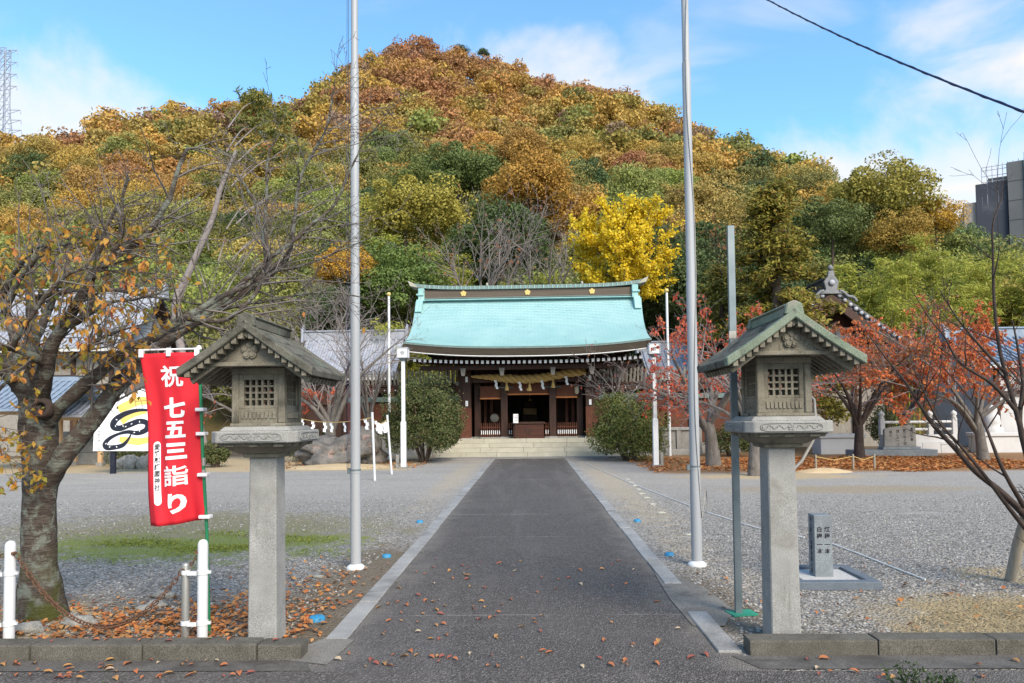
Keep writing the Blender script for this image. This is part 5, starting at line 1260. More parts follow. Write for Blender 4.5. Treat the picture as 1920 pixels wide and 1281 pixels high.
cedar((10.75, 30.2, 0), 11.4, 2.9, 41, 'broad golden-green cedar beside the temple gable', n=120)
cedar((9.3, 33.5, 0), 8.6, 2.2, 42, 'smaller olive cedar between the steel post and the broad cedar', n=70)
# pine behind the cherry, with a pale dead leader
pb = at(392, 560, 24.0); pb.z = 0; rs = random.Random(44); r2 = np.random.default_rng(44)
limbs = [([pb, at(330, 600, 24), at(350, 520, 24), at(395, 420, 24), at(415, 350, 24), at(443, 282, 24)], [.17, .14, .12, .10, .08, .055])]; P_ = []
for (x, y, rr) in ((470, 235, 1.1), (520, 225, 1.0), (440, 300, .9), (400, 345, 1.0), (500, 300, 1.2), (545, 290, 1.0), (470, 380, 1.2), (530, 370, 1.2), (360, 420, 1.1), (420, 440, 1.2), (500, 440, 1.2), (560, 420, 1.1), (340, 490, 1.1), (450, 510, 1.1), (540, 500, 1.1), (580, 350, .9), (480, 190, .9), (520, 260, .9)):
    c = at(x, y, 24 + rs.uniform(.5, 2.5)); limbs.append(([at(405 + (x-405)*.3, min(y + 50, 560), 24.3), c.lerp(at(420, y + 30, 24), .4), c], [.028, .02, .008]))
    for k in range(260): g_ = lambda s_: max(-1.5*s_, min(1.5*s_, rs.gauss(0, s_))); v = Vector((g_(.42*rr), g_(.42*rr), abs(g_(.2*rr)))); P_.append(tuple(c + v))
P_ = np.array(P_); foliage_tree('pine_tree', pb, P_, r2.normal(size=P_.shape) + np.array([0, -.4, .9]), .30, 'pine_leaves', 'pine tree with a pale dead leader behind the cherry branches', limbs, 'twig_pale', aspect=.22, seed=44)
# bamboo: arching plumes
def bamboo(base, h, n, spread, seed, label):
    rs = random.Random(seed); r2 = np.random.default_rng(seed); b0 = Vector(base); limbs, P_, D_ = [], [], []
    for i in range(n):
        s = b0 + Vector((rs.uniform(-1, 1)*spread, rs.uniform(-1, 1)*spread*.7, 0)); a = rs.uniform(0, 6.28); d = Vector((math.cos(a), math.sin(a)*.6, 0)); hh = h * rs.uniform(.72, 1.05)
        c = [s, s + Vector((0, 0, hh*.5)) + d*.2, s + Vector((0, 0, hh*.85)) + d*.8, s + Vector((0, 0, hh*.93)) + d*1.7]; limbs.append((c, [.05, .045, .025, .008])); A, _ = spline(c, [1]*4, 6)
        for j in range(46):
            t = rs.uniform(.42, 1); k = min(int(t*(len(A)-1)), len(A)-2); p = A[k].lerp(A[k+1], t*(len(A)-1)-k); e = rs.uniform(0, 6.28); o = Vector((math.cos(e), math.sin(e), rs.uniform(-.3, .25))) * rs.uniform(.1, .95)
            for q in range(13): P_.append(tuple(p + o + Vector((rs.gauss(0, .17), rs.gauss(0, .17), rs.gauss(0, .09))))); D_.append((o.x + rs.gauss(0, .4), o.y + rs.gauss(0, .4), -.35 + rs.gauss(0, .3)))
    P_ = np.array(P_); foliage_tree('bamboo_clump', b0, P_, r2.normal(size=P_.shape)*.6 + np.array([0, -.3, .9]), .30, 'bamboo_leaves', label, limbs, 'bamboo_leaves', 'bamboo clumps at the foot of the hill', .26, seed, np.array(D_))
k = 0
for px_, py_, Y, sp, lab in ((1610, 480, 46, 2.2, 'light green bamboo clump just past the temple gable ornament'), (1690, 500, 44, 2.4, 'light green bamboo clump above the temple roof slope'), (1770, 505, 46, 2.4, 'light green bamboo clump midway between temple roof and tower'), (1850, 480, 48, 2.6, 'light green bamboo clump in front of the netted tower'), (1915, 470, 47, 2.2, 'light green bamboo clump at the photo edge below the tower'), (1730, 455, 54, 2.4, 'taller bamboo clump higher behind the temple roof'), (715, 455, 50, 1.6, 'pale bamboo clump beside the silver flagpole, above the roof corner'), (790, 470, 50, 1.5, 'pale bamboo clump above the ridge end of the copper roof'), (755, 620, 36, 1.2, 'low bamboo clump beside the copper roof edge'), (700, 365, 62, 1.8, 'higher pale green bamboo clump beside the silver flagpole'), (1010, 520, 47, 1.6, 'low bamboo clump peeping over the ridge middle'), (880, 510, 47, 1.4, 'low bamboo clump just above the ridge')):
    t = at(px_, py_, Y); z0 = max(0, float(hill_z(t.x, Y))); k += 1
    bamboo((t.x, Y, z0), max(3.5, t.z - z0 + .5), 11, sp, 60 + k, lab)
# leafless trees above the shrine roof
def hill_bare(px_, py_, Y, h, sp, seed, lab, bark='bark_grey', twig='twig_pale', leaf=None, nleaf=0):
    t = at(px_, py_, Y); b = Vector((t.x, Y, max(0, float(hill_z(t.x, Y))) - .1)); hh = t.z - b.z; rs = random.Random(seed); fk = hh * .52
    limbs = [([b, b + Vector((.1, 0, fk*.5)), b + Vector((-.05, 0, fk))], [.2, .16, .12])]
    for i in range(7):
        a = 6.28 * i / 7 + rs.uniform(-.3, .3); d = Vector((math.cos(a), .7*math.sin(a), 0)); up = (hh - fk) * rs.uniform(.6, 1)
        limbs.append(([b + Vector((-.05, 0, fk*rs.uniform(.7, 1))), b + d*sp*.4 + Vector((rs.uniform(-.3, .3), 0, fk + up*.35)), b + d*sp*.75 + Vector((rs.uniform(-.3, .3), 0, fk + up*.7)), b + d*sp + Vector((0, 0, fk + up))], [.1, .075, .045, .015]))
    cfg_ = dict(n=[10, 3.4, 1.6], ang=(25, 60), len=(.28, .5), rmax=[.035, .02, .013], rmin=.010, bias=(0, 0, .3), bw=[.35]*3, wig=.2, start=.2, lmin=1.2, skip=.09)
    branch_tree('leafless_tree', b, limbs, cfg_, lab, 'tree', 'leafless trees above the shrine roof', bark, twig, leaf, nleaf, .22, seed)
hill_bare(905, 385, 44, 8, 3.2, 71, 'pale leafless tree standing over the ridge middle', leaf='brown_leaves', nleaf=260)
hill_bare(1010, 420, 45, 7, 2.8, 72, 'crooked leafless tree leaning toward the ginkgo')
hill_bare(1325, 405, 48, 8, 3.2, 73, 'mauve-brown leafless tree between the ginkgo and the cedar', 'bark_brown', 'bark_brown', 'brown_leaves', 500)
hill_bare(600, 545, 36, 7, 2.8, 74, 'bare brown tree behind the grey lantern')

# ------------------------------------------------------------------ woods on the hill
def crown_geo(seed, n, leaf, rx=3.6, rz=3.3, kc=34, tight=.30):
    """a billowy broadleaf crown: leaf clumps set over a dome, leaves facing out of their clump"""
    r2 = np.random.default_rng(seed)
    d = unit(r2.normal(size=(kc, 3))); d[:, 2] = np.abs(d[:, 2]) * 1.25 - .32; d = unit(d)
    cen = d * np.array([rx, rx, rz]) * r2.uniform(.42, .95, (kc, 1)) + r2.normal(size=(1, 3)) * .3; rad = r2.uniform(tight*.55, tight*1.3, kc) * rx
    i = r2.integers(0, kc, n); u = unit(r2.normal(size=(n, 3)) + np.array([0, 0, .35])); P_ = cen[i] + u * (rad[i] * r2.uniform(.72, 1.06, n))[:, None] * np.array([1.1, 1.1, .8])
    N_ = u + r2.normal(size=(n, 3)) * .55
    V, F = leaves(P_, N_, leaf * r2.uniform(.6, 1.25, n), .7, r2)
    return V, F
def trunk_geo(h=6.0, r_=.16):
    a = np.linspace(0, 2*math.pi, 6)[:-1]; ring = lambda rr, z: np.stack([rr*np.cos(a), rr*np.sin(a), np.full(5, z)], 1)
    V = np.concatenate([ring(r_, -h), ring(r_*.5, 1.5)]); F = np.array([(i, (i+1) % 5, 5 + (i+1) % 5, 5 + i) for i in range(5)]); return V, F
HV = []
for s in range(12):
    tall = (1.0, .85, 1.1, 1.2)[s % 4]; V, F = crown_geo(100 + s, 11000, .235, 3.5, 2.9 * tall, 44 + 4 * (s % 5), .30 + .03 * (s % 3)); tv, tf = trunk_geo()
    HV.append(npmesh('hillside_tree', np.concatenate([V, tv]), np.concatenate([F, tf + len(V)]), ['hill_leaves', 'bark_brown'], [0]*len(F) + [1]*len(tf)))
HF = []
for s in range(3):
    V, F = crown_geo(150 + s, 17000, .20, 3.5, 3.1, 60, .30); tv, tf = trunk_geo()
    HF.append(npmesh('hillside_tree', np.concatenate([V, tv]), np.concatenate([F, tf + len(V)]), ['hill_leaves', 'bark_brown'], [0]*len(F) + [1]*len(tf)))
PAL = {'rust': (.36,.175,.070), 'orange': (.41,.225,.062), 'golden': (.46,.285,.055), 'ochre': (.35,.265,.062), 'olive': (.225,.235,.062), 'green': (.135,.185,.058), 'dark green': (.08,.12,.045), 'brown': (.30,.19,.12), 'yellow-green': (.25,.29,.065)}
from mathutils import noise as mnoise
SCALE = ['rust', 'orange', 'golden', 'ochre', 'olive', 'yellow-green', 'green', 'dark green']
def pal_pick(px_, py_, rs, x=0, y=0):
    """colour drifts over the slope in patches: rust at the top, gold and olive in the middle, green at the foot"""
    f = float(np.interp(py_, [90, 180, 260, 360, 450, 540], [.04, .15, .29, .45, .64, .80]))
    if px_ < 620: f = f * .45 + .20
    if px_ > 1350: f = f * .8 + .14
    f += (.44 if px_ > 620 else .26) * mnoise.noise(Vector((x / 17, y / 21, 3.1))) + rs.gauss(0, .12)
    if rs.random() < .05: return 'brown' if py_ < 300 else 'dark green'
    return SCALE[max(0, min(7, int(f * 8)))]
rs = random.Random(77); spots = []
Y = 49.0
while Y < 232:
    sp = 5.0 if Y < 110 else 5.0; X = -.80 * Y - 8
    while X < .84 * Y + 8:
        x, y = X + rs.uniform(-.38, .38) * sp, Y + rs.uniform(-.38, .38) * sp; X += sp
        yr = float(np.interp(x, RX, RY))
        if y > yr + 5: continue
        z = float(hill_z(x, y)); s = rs.uniform(.8, 1.35); spots.append((x, y, z, s))
    Y += sp * .92
def to_px(p):
    c = CM.transposed() @ (Vector(p) - Vector((0, 0, CAM_H))); return PX + FPX * c.x / -c.z, PY - FPX * c.y / -c.z
named = [  # trees that stand out on the slope: px, py of the crown centre, distance, size, colour, label
    (845, 335, 92, 1.75, 'green', 'large rounded dark green tree midway up the hill above the shrine'), (790, 365, 84, 1.2, 'green', 'rounded green tree just below the large green crown'), (990, 365, 80, 1.5, 'orange', 'large copper-orange oak above the leafless trees'), (975, 300, 100, 1.3, 'orange', 'paler orange tree behind the large copper-orange oak'),
    (1635, 385, 74, 1.55, 'ochre', 'tall ochre-green tree standing against the cloud beside the tower'), (1755, 415, 72, .9, 'golden', 'small lone golden tree nearest the tower on the skyline'), (640, 512, 44, .62, 'golden', 'bright yellow small tree between the cherry twigs and the flagpole'), (480, 205, 140, 1.3, 'ochre', 'tall olive-gold tree breaking the skyline above the dead pine leader'),
    (1250, 560, 44, 1.1, 'dark green', 'dark evergreen behind the copper roof corner, below the ginkgo'), (1290, 500, 50, 1.2, 'dark green', 'dark evergreen between the ginkgo and the wire-wound flagpole'), (730, 540, 46, 1.0, 'green', 'leafy green tree left of the copper ridge'), (760, 410, 58, 1.3, 'ochre', 'ochre-green oak beside the flagpole above the pale bamboo'), (1170, 545, 46, .9, 'green', 'dark green tree under the ginkgo'), (940, 470, 54, 1.2, 'dark green', 'dark hollow evergreen behind the pale leafless tree'),
    (800, 95, 212, .75, 'dark green', 'dark pine on the summit, left of its bare neighbours'), (865, 95, 212, .7, 'dark green', 'dark pine on the summit crest'), (905, 100, 210, .55, 'dark green', 'small dark pine at the right end of the summit'), (1560, 430, 60, 1.0, 'green', 'green tree rising above the cedar'), (1690, 450, 60, .8, 'ochre', 'ochre tree above the bamboo beside the tall ochre-green tree')]
for px_, py_, Yd, s, cn, lab in named:
    c = at(px_, py_, Yd)
    o = link('hillside_tree', rs.choice(HF if Yd < 105 else HV), None, c, (0, 0, rs.uniform(0, 6.28)), lab, 'tree', 'trees covering the hill', scale=(s, s, s * rs.uniform(.9, 1.05))); q = (.32,.275,.062) if px_ == 1635 else PAL[cn]; o.color = (*[v * rs.uniform(.9, 1.1) for v in q], 1)
spots = [p for p in spots if not any(abs(to_px((p[0], p[1], p[2] + 4))[0] - n_[0]) < 900 * n_[3] * 2.1 / n_[2] * 1.2 and abs(p[1] - n_[2]) < 3.5 * n_[3] and n_[2] < 120 for n_ in named)]
spots.sort(key=lambda p: -p[3] / p[1]); NIND = 281
def tier(py_): return 'near the summit' if py_ < 190 else ('on upper slope' if py_ < 270 else ('on middle slope' if py_ < 340 else ('on lower slope' if py_ < 400 else ('low on the slope' if py_ < 460 else 'at hill foot'))))
ANCH = ((130, 'by the photo edge'), (300, 'above the cherry'), (420, 'above the banner'), (560, 'above the grey lantern'), (720, 'behind the plain flagpole'), (880, 'above the ridge end'), (1060, 'above the ridge middle'), (1240, 'above the ginkgo'), (1370, 'behind the wound flagpole'), (1520, 'above the cedar'), (1700, 'above the temple gable'), (9999, 'toward the tower'))
def anchor(px_): return next(a_ for lim_, a_ in ANCH if px_ < lim_)
ORD = 'first second third fourth fifth sixth seventh eighth ninth tenth eleventh twelfth'.split()
VF, FF, CF, off = [], [], [], 0
FARV = [crown_geo(200 + s, 1100, .56, 3.6, 2.9, 34, .33) for s in range(8)]
vis = 0; cells = {}
for (x, y, z, s) in spots:
    px_, py_ = to_px((x, y, z + 4)); cn = pal_pick(px_, py_, rs, x, y); bq = rs.uniform(.96, 1.22); lum = sum(PAL[cn]) / 3; q = [(v * .90 + lum * .10) * bq * rs.uniform(.94, 1.06) for v in PAL[cn]]; hgt = 4.2 * s
    inview = -60 < px_ < 1980
    if inview and vis < NIND and to_px((x, y, z + 8))[1] < 640:
        vis += 1; o = link('hillside_tree', rs.choice(HV), None, (x, y, z + hgt), (0, 0, rs.uniform(0, 6.28)), None, 'tree', 'trees covering the hill', scale=(s, s, s * rs.uniform(.85, 1.15)))
        o.color = (*q, 1); cells.setdefault((cn.replace(' ', '-'), tier(py_), anchor(px_)), []).append((px_, o))
    else:
        V, F = FARV[rs.randrange(8)]; a = rs.uniform(0, 6.28); ca, sa = math.cos(a), math.sin(a); Wv = np.stack([V[:, 0]*ca - V[:, 1]*sa, V[:, 0]*sa + V[:, 1]*ca, V[:, 2]], 1) * s + np.array([x, y, z + hgt])
        VF.append(Wv); FF.append(F + off); off += len(V); CF.append(np.tile(np.array([*q, 1]), (len(V), 1)))
link('hillside_forest', npmesh('hillside_forest', np.concatenate(VF), np.concatenate(FF), 'hill_leaves_far', attr=np.concatenate(CF)), kind='stuff', label='mixed autumn woods covering the upper hill', cat='forest')
print('hill trees', vis, 'far', len(VF))
for (cn, ti, an), lst in cells.items():
    lst.sort(key=lambda t_: t_[0])
    for i, (_, o) in enumerate(lst): o['label'] = '%s tree %s %s' % (cn, ti, an) + (', %s of %d from left' % (ORD[i] if i < 12 else '%dth' % (i + 1), len(lst)) if len(lst) > 1 else '')
# ------------------------------------------------------------------ buildings round the court
def tiled_slope(x0, x1, y0, z0, y1, z1, pitch=.26, rows=14, sag=.12):
    """slope of round-ribbed tiles from eave (y0,z0) to ridge (y1,z1); ribs are separate strips"""
    m_ = MB(); prof = [(y0 + (y1 - y0) * t / rows, z0 + (z1 - z0) * t / rows - sag * math.sin(math.pi * t / rows)) for t in range(rows + 1)]
    vs, fs = [], []
    for t in range(rows):
        (a, b), (c, d) = prof[t], prof[t + 1]
        m_.add([(x0, a, b + .03), (x1, a, b + .03), (x1, c, d), (x0, c, d)], [(0, 1, 2, 3)]); m_.add([(x0, a, b - .04), (x1, a, b - .04), (x1, a, b + .03), (x0, a, b + .03)], [(0, 1, 2, 3)])
    return m_, prof
def rib_mesh(prof, mat, r_=.07):
    return MB().tube([(0, a, b + .05) for a, b in prof], r_, 6).mesh('tile_rib', mat)
def hall_house(name, loc, label, w_, depth, eave, ridge, tile, wall, over=.9, rz=0, hip=0, group=None, trim='dark_wood'):
    h = empty(name, loc, label, 'building', group, rz); x0, x1 = -w_/2, w_/2
    b = lambda n, mb, mat, bev=0, p=h, **k: mb.build(n, mat, p, bevel=bev, **k)
    b('wall', MB().box(x0 + over, x1 - over, over, depth - over, 0, eave + .1), wall)
    for yy in (over - .06,):
        n = max(2, int((w_ - 2*over) / 1.6))
        for i in range(n + 1): x = x0 + over + (w_ - 2*over) * i / n; b('post', MB().box(x - .09, x + .09, yy - .06, yy + .08, 0, eave), trim, .01)
        b('wall_beam', MB().box(x0 + over, x1 - over, yy - .05, yy + .05, eave*.62, eave*.62 + .2), trim, .01)
    for k, (ya, yb) in enumerate(((0, depth/2), (depth, depth/2))):
        mb, prof = tiled_slope(x0, x1, ya, eave, yb, ridge); sl = b('roof_slope', mb, tile)
        if k == 0:
            rm = rib_mesh(prof, tile)
            for i in range(int(w_ / .28)): link('tile_rib', rm, sl, (x0 + .14 + i * .28, 0, 0))
    b('soffit', MB().add([(x0, .05, eave - .06), (x1, .05, eave - .06), (x1, depth/2, ridge - .25), (x0, depth/2, ridge - .25), (x0, depth - .05, eave - .06), (x1, depth - .05, eave - .06)], [(0, 3, 2, 1), (3, 4, 5, 2)]), trim)
    b('eave_board', MB().box(x0, x1, .03, .09, eave - .2, eave - .045), 'plaster', .006)
    b('ridge', MB().box(x0 - .1, x1 + .1, depth/2 - .16, depth/2 + .16, ridge - .1, ridge + .35).box(x0 - .12, x1 + .12, depth/2 - .22, depth/2 + .22, ridge + .35, ridge + .43), tile, .02)
    for s_ in (-1, 1):
        b('gable_wall', MB().prism([((x1 - over*.8) * s_, over*.6, eave - .05), ((x1 - over*.8) * s_, depth/2, ridge - .3), ((x1 - over*.8) * s_, depth - over*.6, eave - .05)], (-.1 * s_, 0, 0)), 'plaster')
        b('ridge_end', MB().prism([(s_*(x1 + .1), depth/2 - .3, ridge - .2), (s_*(x1 + .1), depth/2 + .3, ridge - .2), (s_*(x1 + .1), depth/2 + .2, ridge + .5), (s_*(x1 + .1), depth/2, ridge + .72), (s_*(x1 + .1), depth/2 - .2, ridge + .5)], (s_*.12, 0, 0)), tile, .02)
    return h
hall_house('tiled_hall', (-24.6, 30.5, 0), 'long grey-tiled hall behind the cherry tree', 12.5, 7.0, 4.9, 7.75, 'tile_roof', 'grey_wood')
q = at(690, 690, 33.5); hall_house('tiled_hall', (q.x - 1.0, 32.5, 0), 'small blue-grey tiled building behind the corridor near the silver flagpole', 5.0, 5.0, 3.55, 5.6, 'tile_roof', 'dark_wood', .5)
q = at(1300, 690, 34.0); hall_house('tiled_hall', (q.x + .4, 33.2, 0), 'small grey-tiled building half hidden behind the red-leaved tree', 5.4, 5.0, 3.4, 4.9, 'tile_roof', 'dark_wood', .5)
hall_house('tiled_hall', (24.6, 29.2, 0), 'white-walled building with a blue tiled roof at the photo edge', 11.0, 6.0, 3.55, 4.95, 'blue_tile', 'plaster', .5)
surf('ornament_tile', (.13,.14,.15), (.24,.25,.27), 5, .6, 60, .4, .006)
# temple-like hall with its dark gable turned to the court
tg = at(1563, 780, 31.5); tg.z = 0
tm = empty('gabled_temple', tg, 'dark temple gable with carved ridge ornament rising behind the orange leaves', 'building')
RZ_, EZ_, HWT, DT = 7.15, 4.25, 4.1, 7.0
def tprof(t): return HWT * t, RZ_ + (EZ_ - RZ_) * (1.30 * t - .30 * t * t)
b = lambda n, mb, mat, bev=0, p=tm, **k: mb.build(n, mat, p, bevel=bev, **k)
for s_ in (-1, 1):
    top = [tprof(i / 12) for i in range(13)]
    sl = b('roof_slope', MB().prism([(s_*x, 0, z) for x, z in top] + [(s_*x, 0, z - .16) for x, z in top[::-1]], (0, DT, 0)), 'dark_tile')
    b('bargeboard', MB().prism([(s_*x*.99, -.1, z - .17) for x, z in top] + [(s_*x*.985, -.1, z - .62 + .12 * i / 12) for i, (x, z) in list(enumerate(top))[::-1]], (0, .14, 0)), 'dark_wood')
    me = MB().lathe([(.0, -.08), (.085, -.08), (.095, .04), (.085, .08), (0, .08)], 10).mesh('end_tile', 'tile_roof')
    for i in range(17):
        x, z = tprof((i + .6) / 17.2); link('end_tile', me, sl, (s_*x, -.05, z + .02), (R(90), 0, 0))
    rb = MB().tube([(s_*x, -.02, z + .12) for x, z in top], .10, 8); b('verge_ridge', rb, 'dark_tile', 0, sl)
    for j in range(1, 20):
        if j == 1: rbm = MB().tube([(x, 0, z + .05) for x, z in top], .075, 6).mesh('tile_rib', 'dark_tile'); lbm = MB().tube([(-x, 0, z + .05) for x, z in top], .075, 6).mesh('tile_rib', 'dark_tile')
        link('tile_rib', rbm if s_ > 0 else lbm, sl, (0, j * .34, 0))
b('gable_wall', MB().prism([(-HWT*.72, .9, 4.9), (HWT*.72, .9, 4.9), (HWT*.4, .9, 5.7), (0, .9, 6.5), (-HWT*.4, .9, 5.7)], (0, .1, 0)), 'dark_wood')
b('gable_plaster', MB().prism([(-1.9, .86, 5.0), (1.9, .86, 5.0), (1.3, .86, 5.5), (-1.3, .86, 5.5)], (0, .03, 0)), 'plaster')
for x in (-1.4, -.5, .5, 1.4): b('gable_strut', MB().box(x - .08, x + .08, .80, .86, 4.9, 5.9 - abs(x) * .4), 'dark_wood', .01)
b('gable_beam', MB().box(-2.9, 2.9, .72, .88, 4.72, 4.96), 'dark_wood', .01)
b('wall', MB().box(-HWT*.72, HWT*.72, 1.0, DT - .5, 0, 4.9), 'grey_wood')
for x in (-2.9, -1.4, 0, 1.4, 2.9): b('post', MB().box(x - .1, x + .1, .86, .99, 0, 4.72), 'dark_wood', .01)
b('pent_roof', MB().prism([(-3.3, .1, 4.0), (-3.3, 1.0, 4.55), (-3.3, 1.0, 4.42), (-3.3, .1, 3.86)], (6.6, 0, 0)), 'dark_tile')
b('ridge', MB().box(-.2, .2, -.1, DT, RZ_ - .1, RZ_ + .42).box(-.26, .26, -.14, DT, RZ_ + .42, RZ_ + .52), 'dark_tile', .02)
on = b('ridge_ornament', MB().prism([(-.5, -.2, RZ_ - .25), (-.25, -.2, RZ_ - .05), (-.34, -.2, RZ_ + .3), (-.15, -.2, RZ_ + .55), (-.12, -.2, RZ_ + .8), (.12, -.2, RZ_ + .8), (.15, -.2, RZ_ + .55), (.34, -.2, RZ_ + .3), (.25, -.2, RZ_ - .05), (.5, -.2, RZ_ - .25)], (0, .16, 0)).lathe([(.0, .8), (.11, .84), (.13, .95), (.06, 1.05), (0, 1.08)], 10, (0, -.12, RZ_)), 'ornament_tile', .02)
for s_ in (-1, 1):
    b('ornament_scroll', MB().tube([(s_*(.34 + .12*k - .003*k*k), -.16, RZ_ - .12 - .055*k + .05*math.sin(k*1.3)) for k in range(9)], .075, 7), 'ornament_tile', 0, on)
b('ornament_boss', MB().lathe([(.0, 0), (.12, 0), (.14, .05), (.09, .09), (0, .1)], 12), 'tile_roof', 0, on, loc=(0, -.2, RZ_ + .25), rot=(R(90), 0, 0))
b('gable_pendant', MB().prism([(-.3, -.14, 6.55), (0, -.14, 6.8), (.3, -.14, 6.55), (.2, -.14, 6.2), (0, -.14, 5.9), (-.2, -.14, 6.2)], (0, .06, 0)), 'dark_wood', .01)

# white stone balustrade and terrace
q0, q1 = at(1660, 850, 26.6), at(1800, 850, 26.6)
bl = empty('stone_balustrade', (q0.x, 26.6, 0), 'white stone balustrade with onion-topped posts', 'balustrade'); wd = q1.x - q0.x
for i in range(4): MB().box(i*wd/4 + .004, (i+1)*wd/4 - .004, 0, .5, 0, .40).build('plinth_block', 'plaster', bl, bevel=.01)
MB().box(0, wd, .1, .4, .401, .70).build('coping', 'plaster', bl, bevel=.01)
for z in (.90, 1.18): MB().tube([(0, .25, z), (wd, .25, z)], .055, 10).build('rail', 'plaster', bl)
for x in (.02, wd*.32, wd*.66, wd*.985):
    p_ = MB().box(x - .09, x + .09, .16, .34, .70, 1.32).build('post', 'plaster', bl, bevel=.012)
    MB().lathe([(.07, 0), (.11, .04), (.06, .07), (.12, .14), (.10, .22), (.03, .28), (0, .31)], 12, (x, .25, 1.32)).build('finial', 'plaster', p_)
for px_, w2, lab in ((1880, 1.5, 'white stone lion pedestal at the photo edge'), (1580, 1.6, 'white stone terrace edge behind the weeping brown leaves')):
    q = at(px_, 850, 26.4); te = empty('stone_terrace', (q.x, 26.4, 0), lab, 'terrace', 'white stone terraces'); MB().box(-w2/2, w2/2, 0, .8, 0, .62).build('block', 'plaster', te, bevel=.015); MB().box(-w2/2 - .06, w2/2 + .06, -.06, .86, .621, .76).build('coping', 'plaster', te, bevel=.015)
    if px_ > 1800:
        MB().lathe([(.38, 0), (.36, .18), (.24, .22), (.30, .34), (.26, .62), (.16, .72), (.20, .82), (.17, .98), (.0, 1.05)], 12, (-.1, .4, .76)).build('statue', 'plaster', te)
# inscribed slab
q = at(1692, 852, 25.2); sl = empty('inscribed_slab', (q.x, 25.2, 0), 'grey inscribed stone slab on a low plinth before the balustrade', 'monument')
MB().box(-1.7, 1.2, -.1, .7, 0, .22).build('plinth', 'marker_granite', sl, bevel=.01); MB().box(-.62, .72, .1, .5, .221, .32).build('foot', 'marker_granite', sl, bevel=.01)
bd = MB().prism([(-.52, .2, .32), (.62, .2, .32), (.60, .2, 1.0), (.55, .2, 1.10), (-.30, .2, 1.02), (-.50, .2, .95)], (0, .14, 0)).build('slab', 'concrete', sl, bevel=.012)
for k, s_ in enumerate(('真心の春', '散りゆく花', '惜しみつつ', '我ら')):
    for j, ch in enumerate(s_): v, f = text_geo(ch, .12, 0, .002); MB().add([(p.x + .46 - k*.25, .197, p.y + .94 - j*.12 - k*.03) for p in v], f).build('lettering', 'ink', bd)
# stone fence in front of the corridors
for x0, x1, y, lab in ((-7.2, -3.9, 27.4, 'grey stone panel fence behind the rock and the white poles'), (4.0, 6.6, 26.9, 'grey stone panel fence beneath the red-leaved branches')):
    fe = empty('stone_fence', (x0, y, 0), lab, 'fence', 'stone panel fences before the corridors'); n = int((x1 - x0) / .82)
    MB().box(0, x1 - x0, 0, .3, 0, .24).build('plinth', 'granite', fe, bevel=.01); MB().box(0, x1 - x0, .05, .25, .96, 1.08).build('cap_rail', 'granite', fe, bevel=.01)
    for i in range(n + 1): x = (x1 - x0 - .16) * i / n; MB().box(x, x + .16, .06, .24, .241, .958).build('post', 'concrete', fe, bevel=.008)
    pm = MB().box(.17, (x1 - x0 - .16) / n - .01, .12, .18, .241, .958).mesh('panel', 'concrete', bevel=.006)
    for i in range(n): link('panel', pm, fe, ((x1 - x0 - .16) * i / n, 0, 0))
# sheltered things behind the cherry trunk
def shelter(px_, Y, w_, d_, eave, ridge, label, tile):
    q = at(px_, 870, Y); s = empty('wooden_shelter', (q.x, Y, 0), label, 'shelter', 'small tiled shelters')
    for a in (-1, 1):
        for c in (0, 1): MB().box(a*w_*.4 - .06, a*w_*.4 + .06, .3 + c*(d_-.6) - .06, .3 + c*(d_-.6) + .06, .12, eave + .1).build('post', 'pale_wood', s, bevel=.006); MB().box(a*w_*.4 - .1, a*w_*.4 + .1, .2 + c*(d_-.6), .4 + c*(d_-.6), 0, .121).build('post_foot', 'granite', s, bevel=.006)
    for k, (ya, yb) in enumerate(((-.3, d_/2), (d_ + .3, d_/2))):
        mb, prof = tiled_slope(-w_/2, w_/2, ya, eave, yb, ridge, rows=7, sag=.04); sl_ = mb.build('roof_slope', tile, s)
        rm = rib_mesh(prof, tile, .04)
        for i in range(int(w_ / .22)): link('tile_rib', rm, sl_, (-w_/2 + .11 + i*.22, 0, 0))
    MB().box(-w_/2 - .05, w_/2 + .05, d_/2 - .08, d_/2 + .08, ridge - .03, ridge + .14).build('ridge', tile, s, bevel=.01)
    MB().box(-w_*.45, w_*.45, .25, .35, eave - .14, eave).build('beam', 'pale_wood', s, bevel=.006)
shelter(8, 21.5, 3.4, 3.0, 1.95, 2.95, 'water shelter with blue-grey tiles at the photo edge', 'blue_tile')
shelter(140, 23.5, 1.8, 1.4, 1.75, 2.3, 'small wooden shelter with mauve tiles behind the cherry limb', 'tile_roof')
q = at(160, 868, 25.5); bs = empty('pale_stone_lantern', (q.x, 25.5, 0), 'stepped stone base with a small pale lantern behind the small shelter', 'stone lantern')
for k, (hw, z0, z1) in enumerate(((.95, 0, .42), (.8, .42, .84), (.62, .84, 1.2))):
    for i in (-1, 0): MB().box(i*hw + .004, (i+1)*hw - .004, -hw*.6, hw*.6, z0, z1 - .004).build('stone_block', 'granite', bs, bevel=.012)
MB().frustum((.3, .3), 1.2, (.22, .22), 2.0).build('shaft', 'plaster', bs, bevel=.01); MB().box(-.36, .36, -.36, .36, 2.0, 2.12).build('tray', 'plaster', bs, bevel=.01)
fbx = MB().box(-.24, -.12, -.24, .24, 2.12, 2.52).box(.12, .24, -.24, .24, 2.12, 2.52).box(-.12, .12, -.24, .24, 2.12, 2.2).box(-.12, .12, -.24, .24, 2.44, 2.52).build('fire_box', 'plaster', bs)
MB().frustum((.55, .55), 2.52, (.1, .1), 2.86).build('roof', 'plaster', bs, bevel=.01)

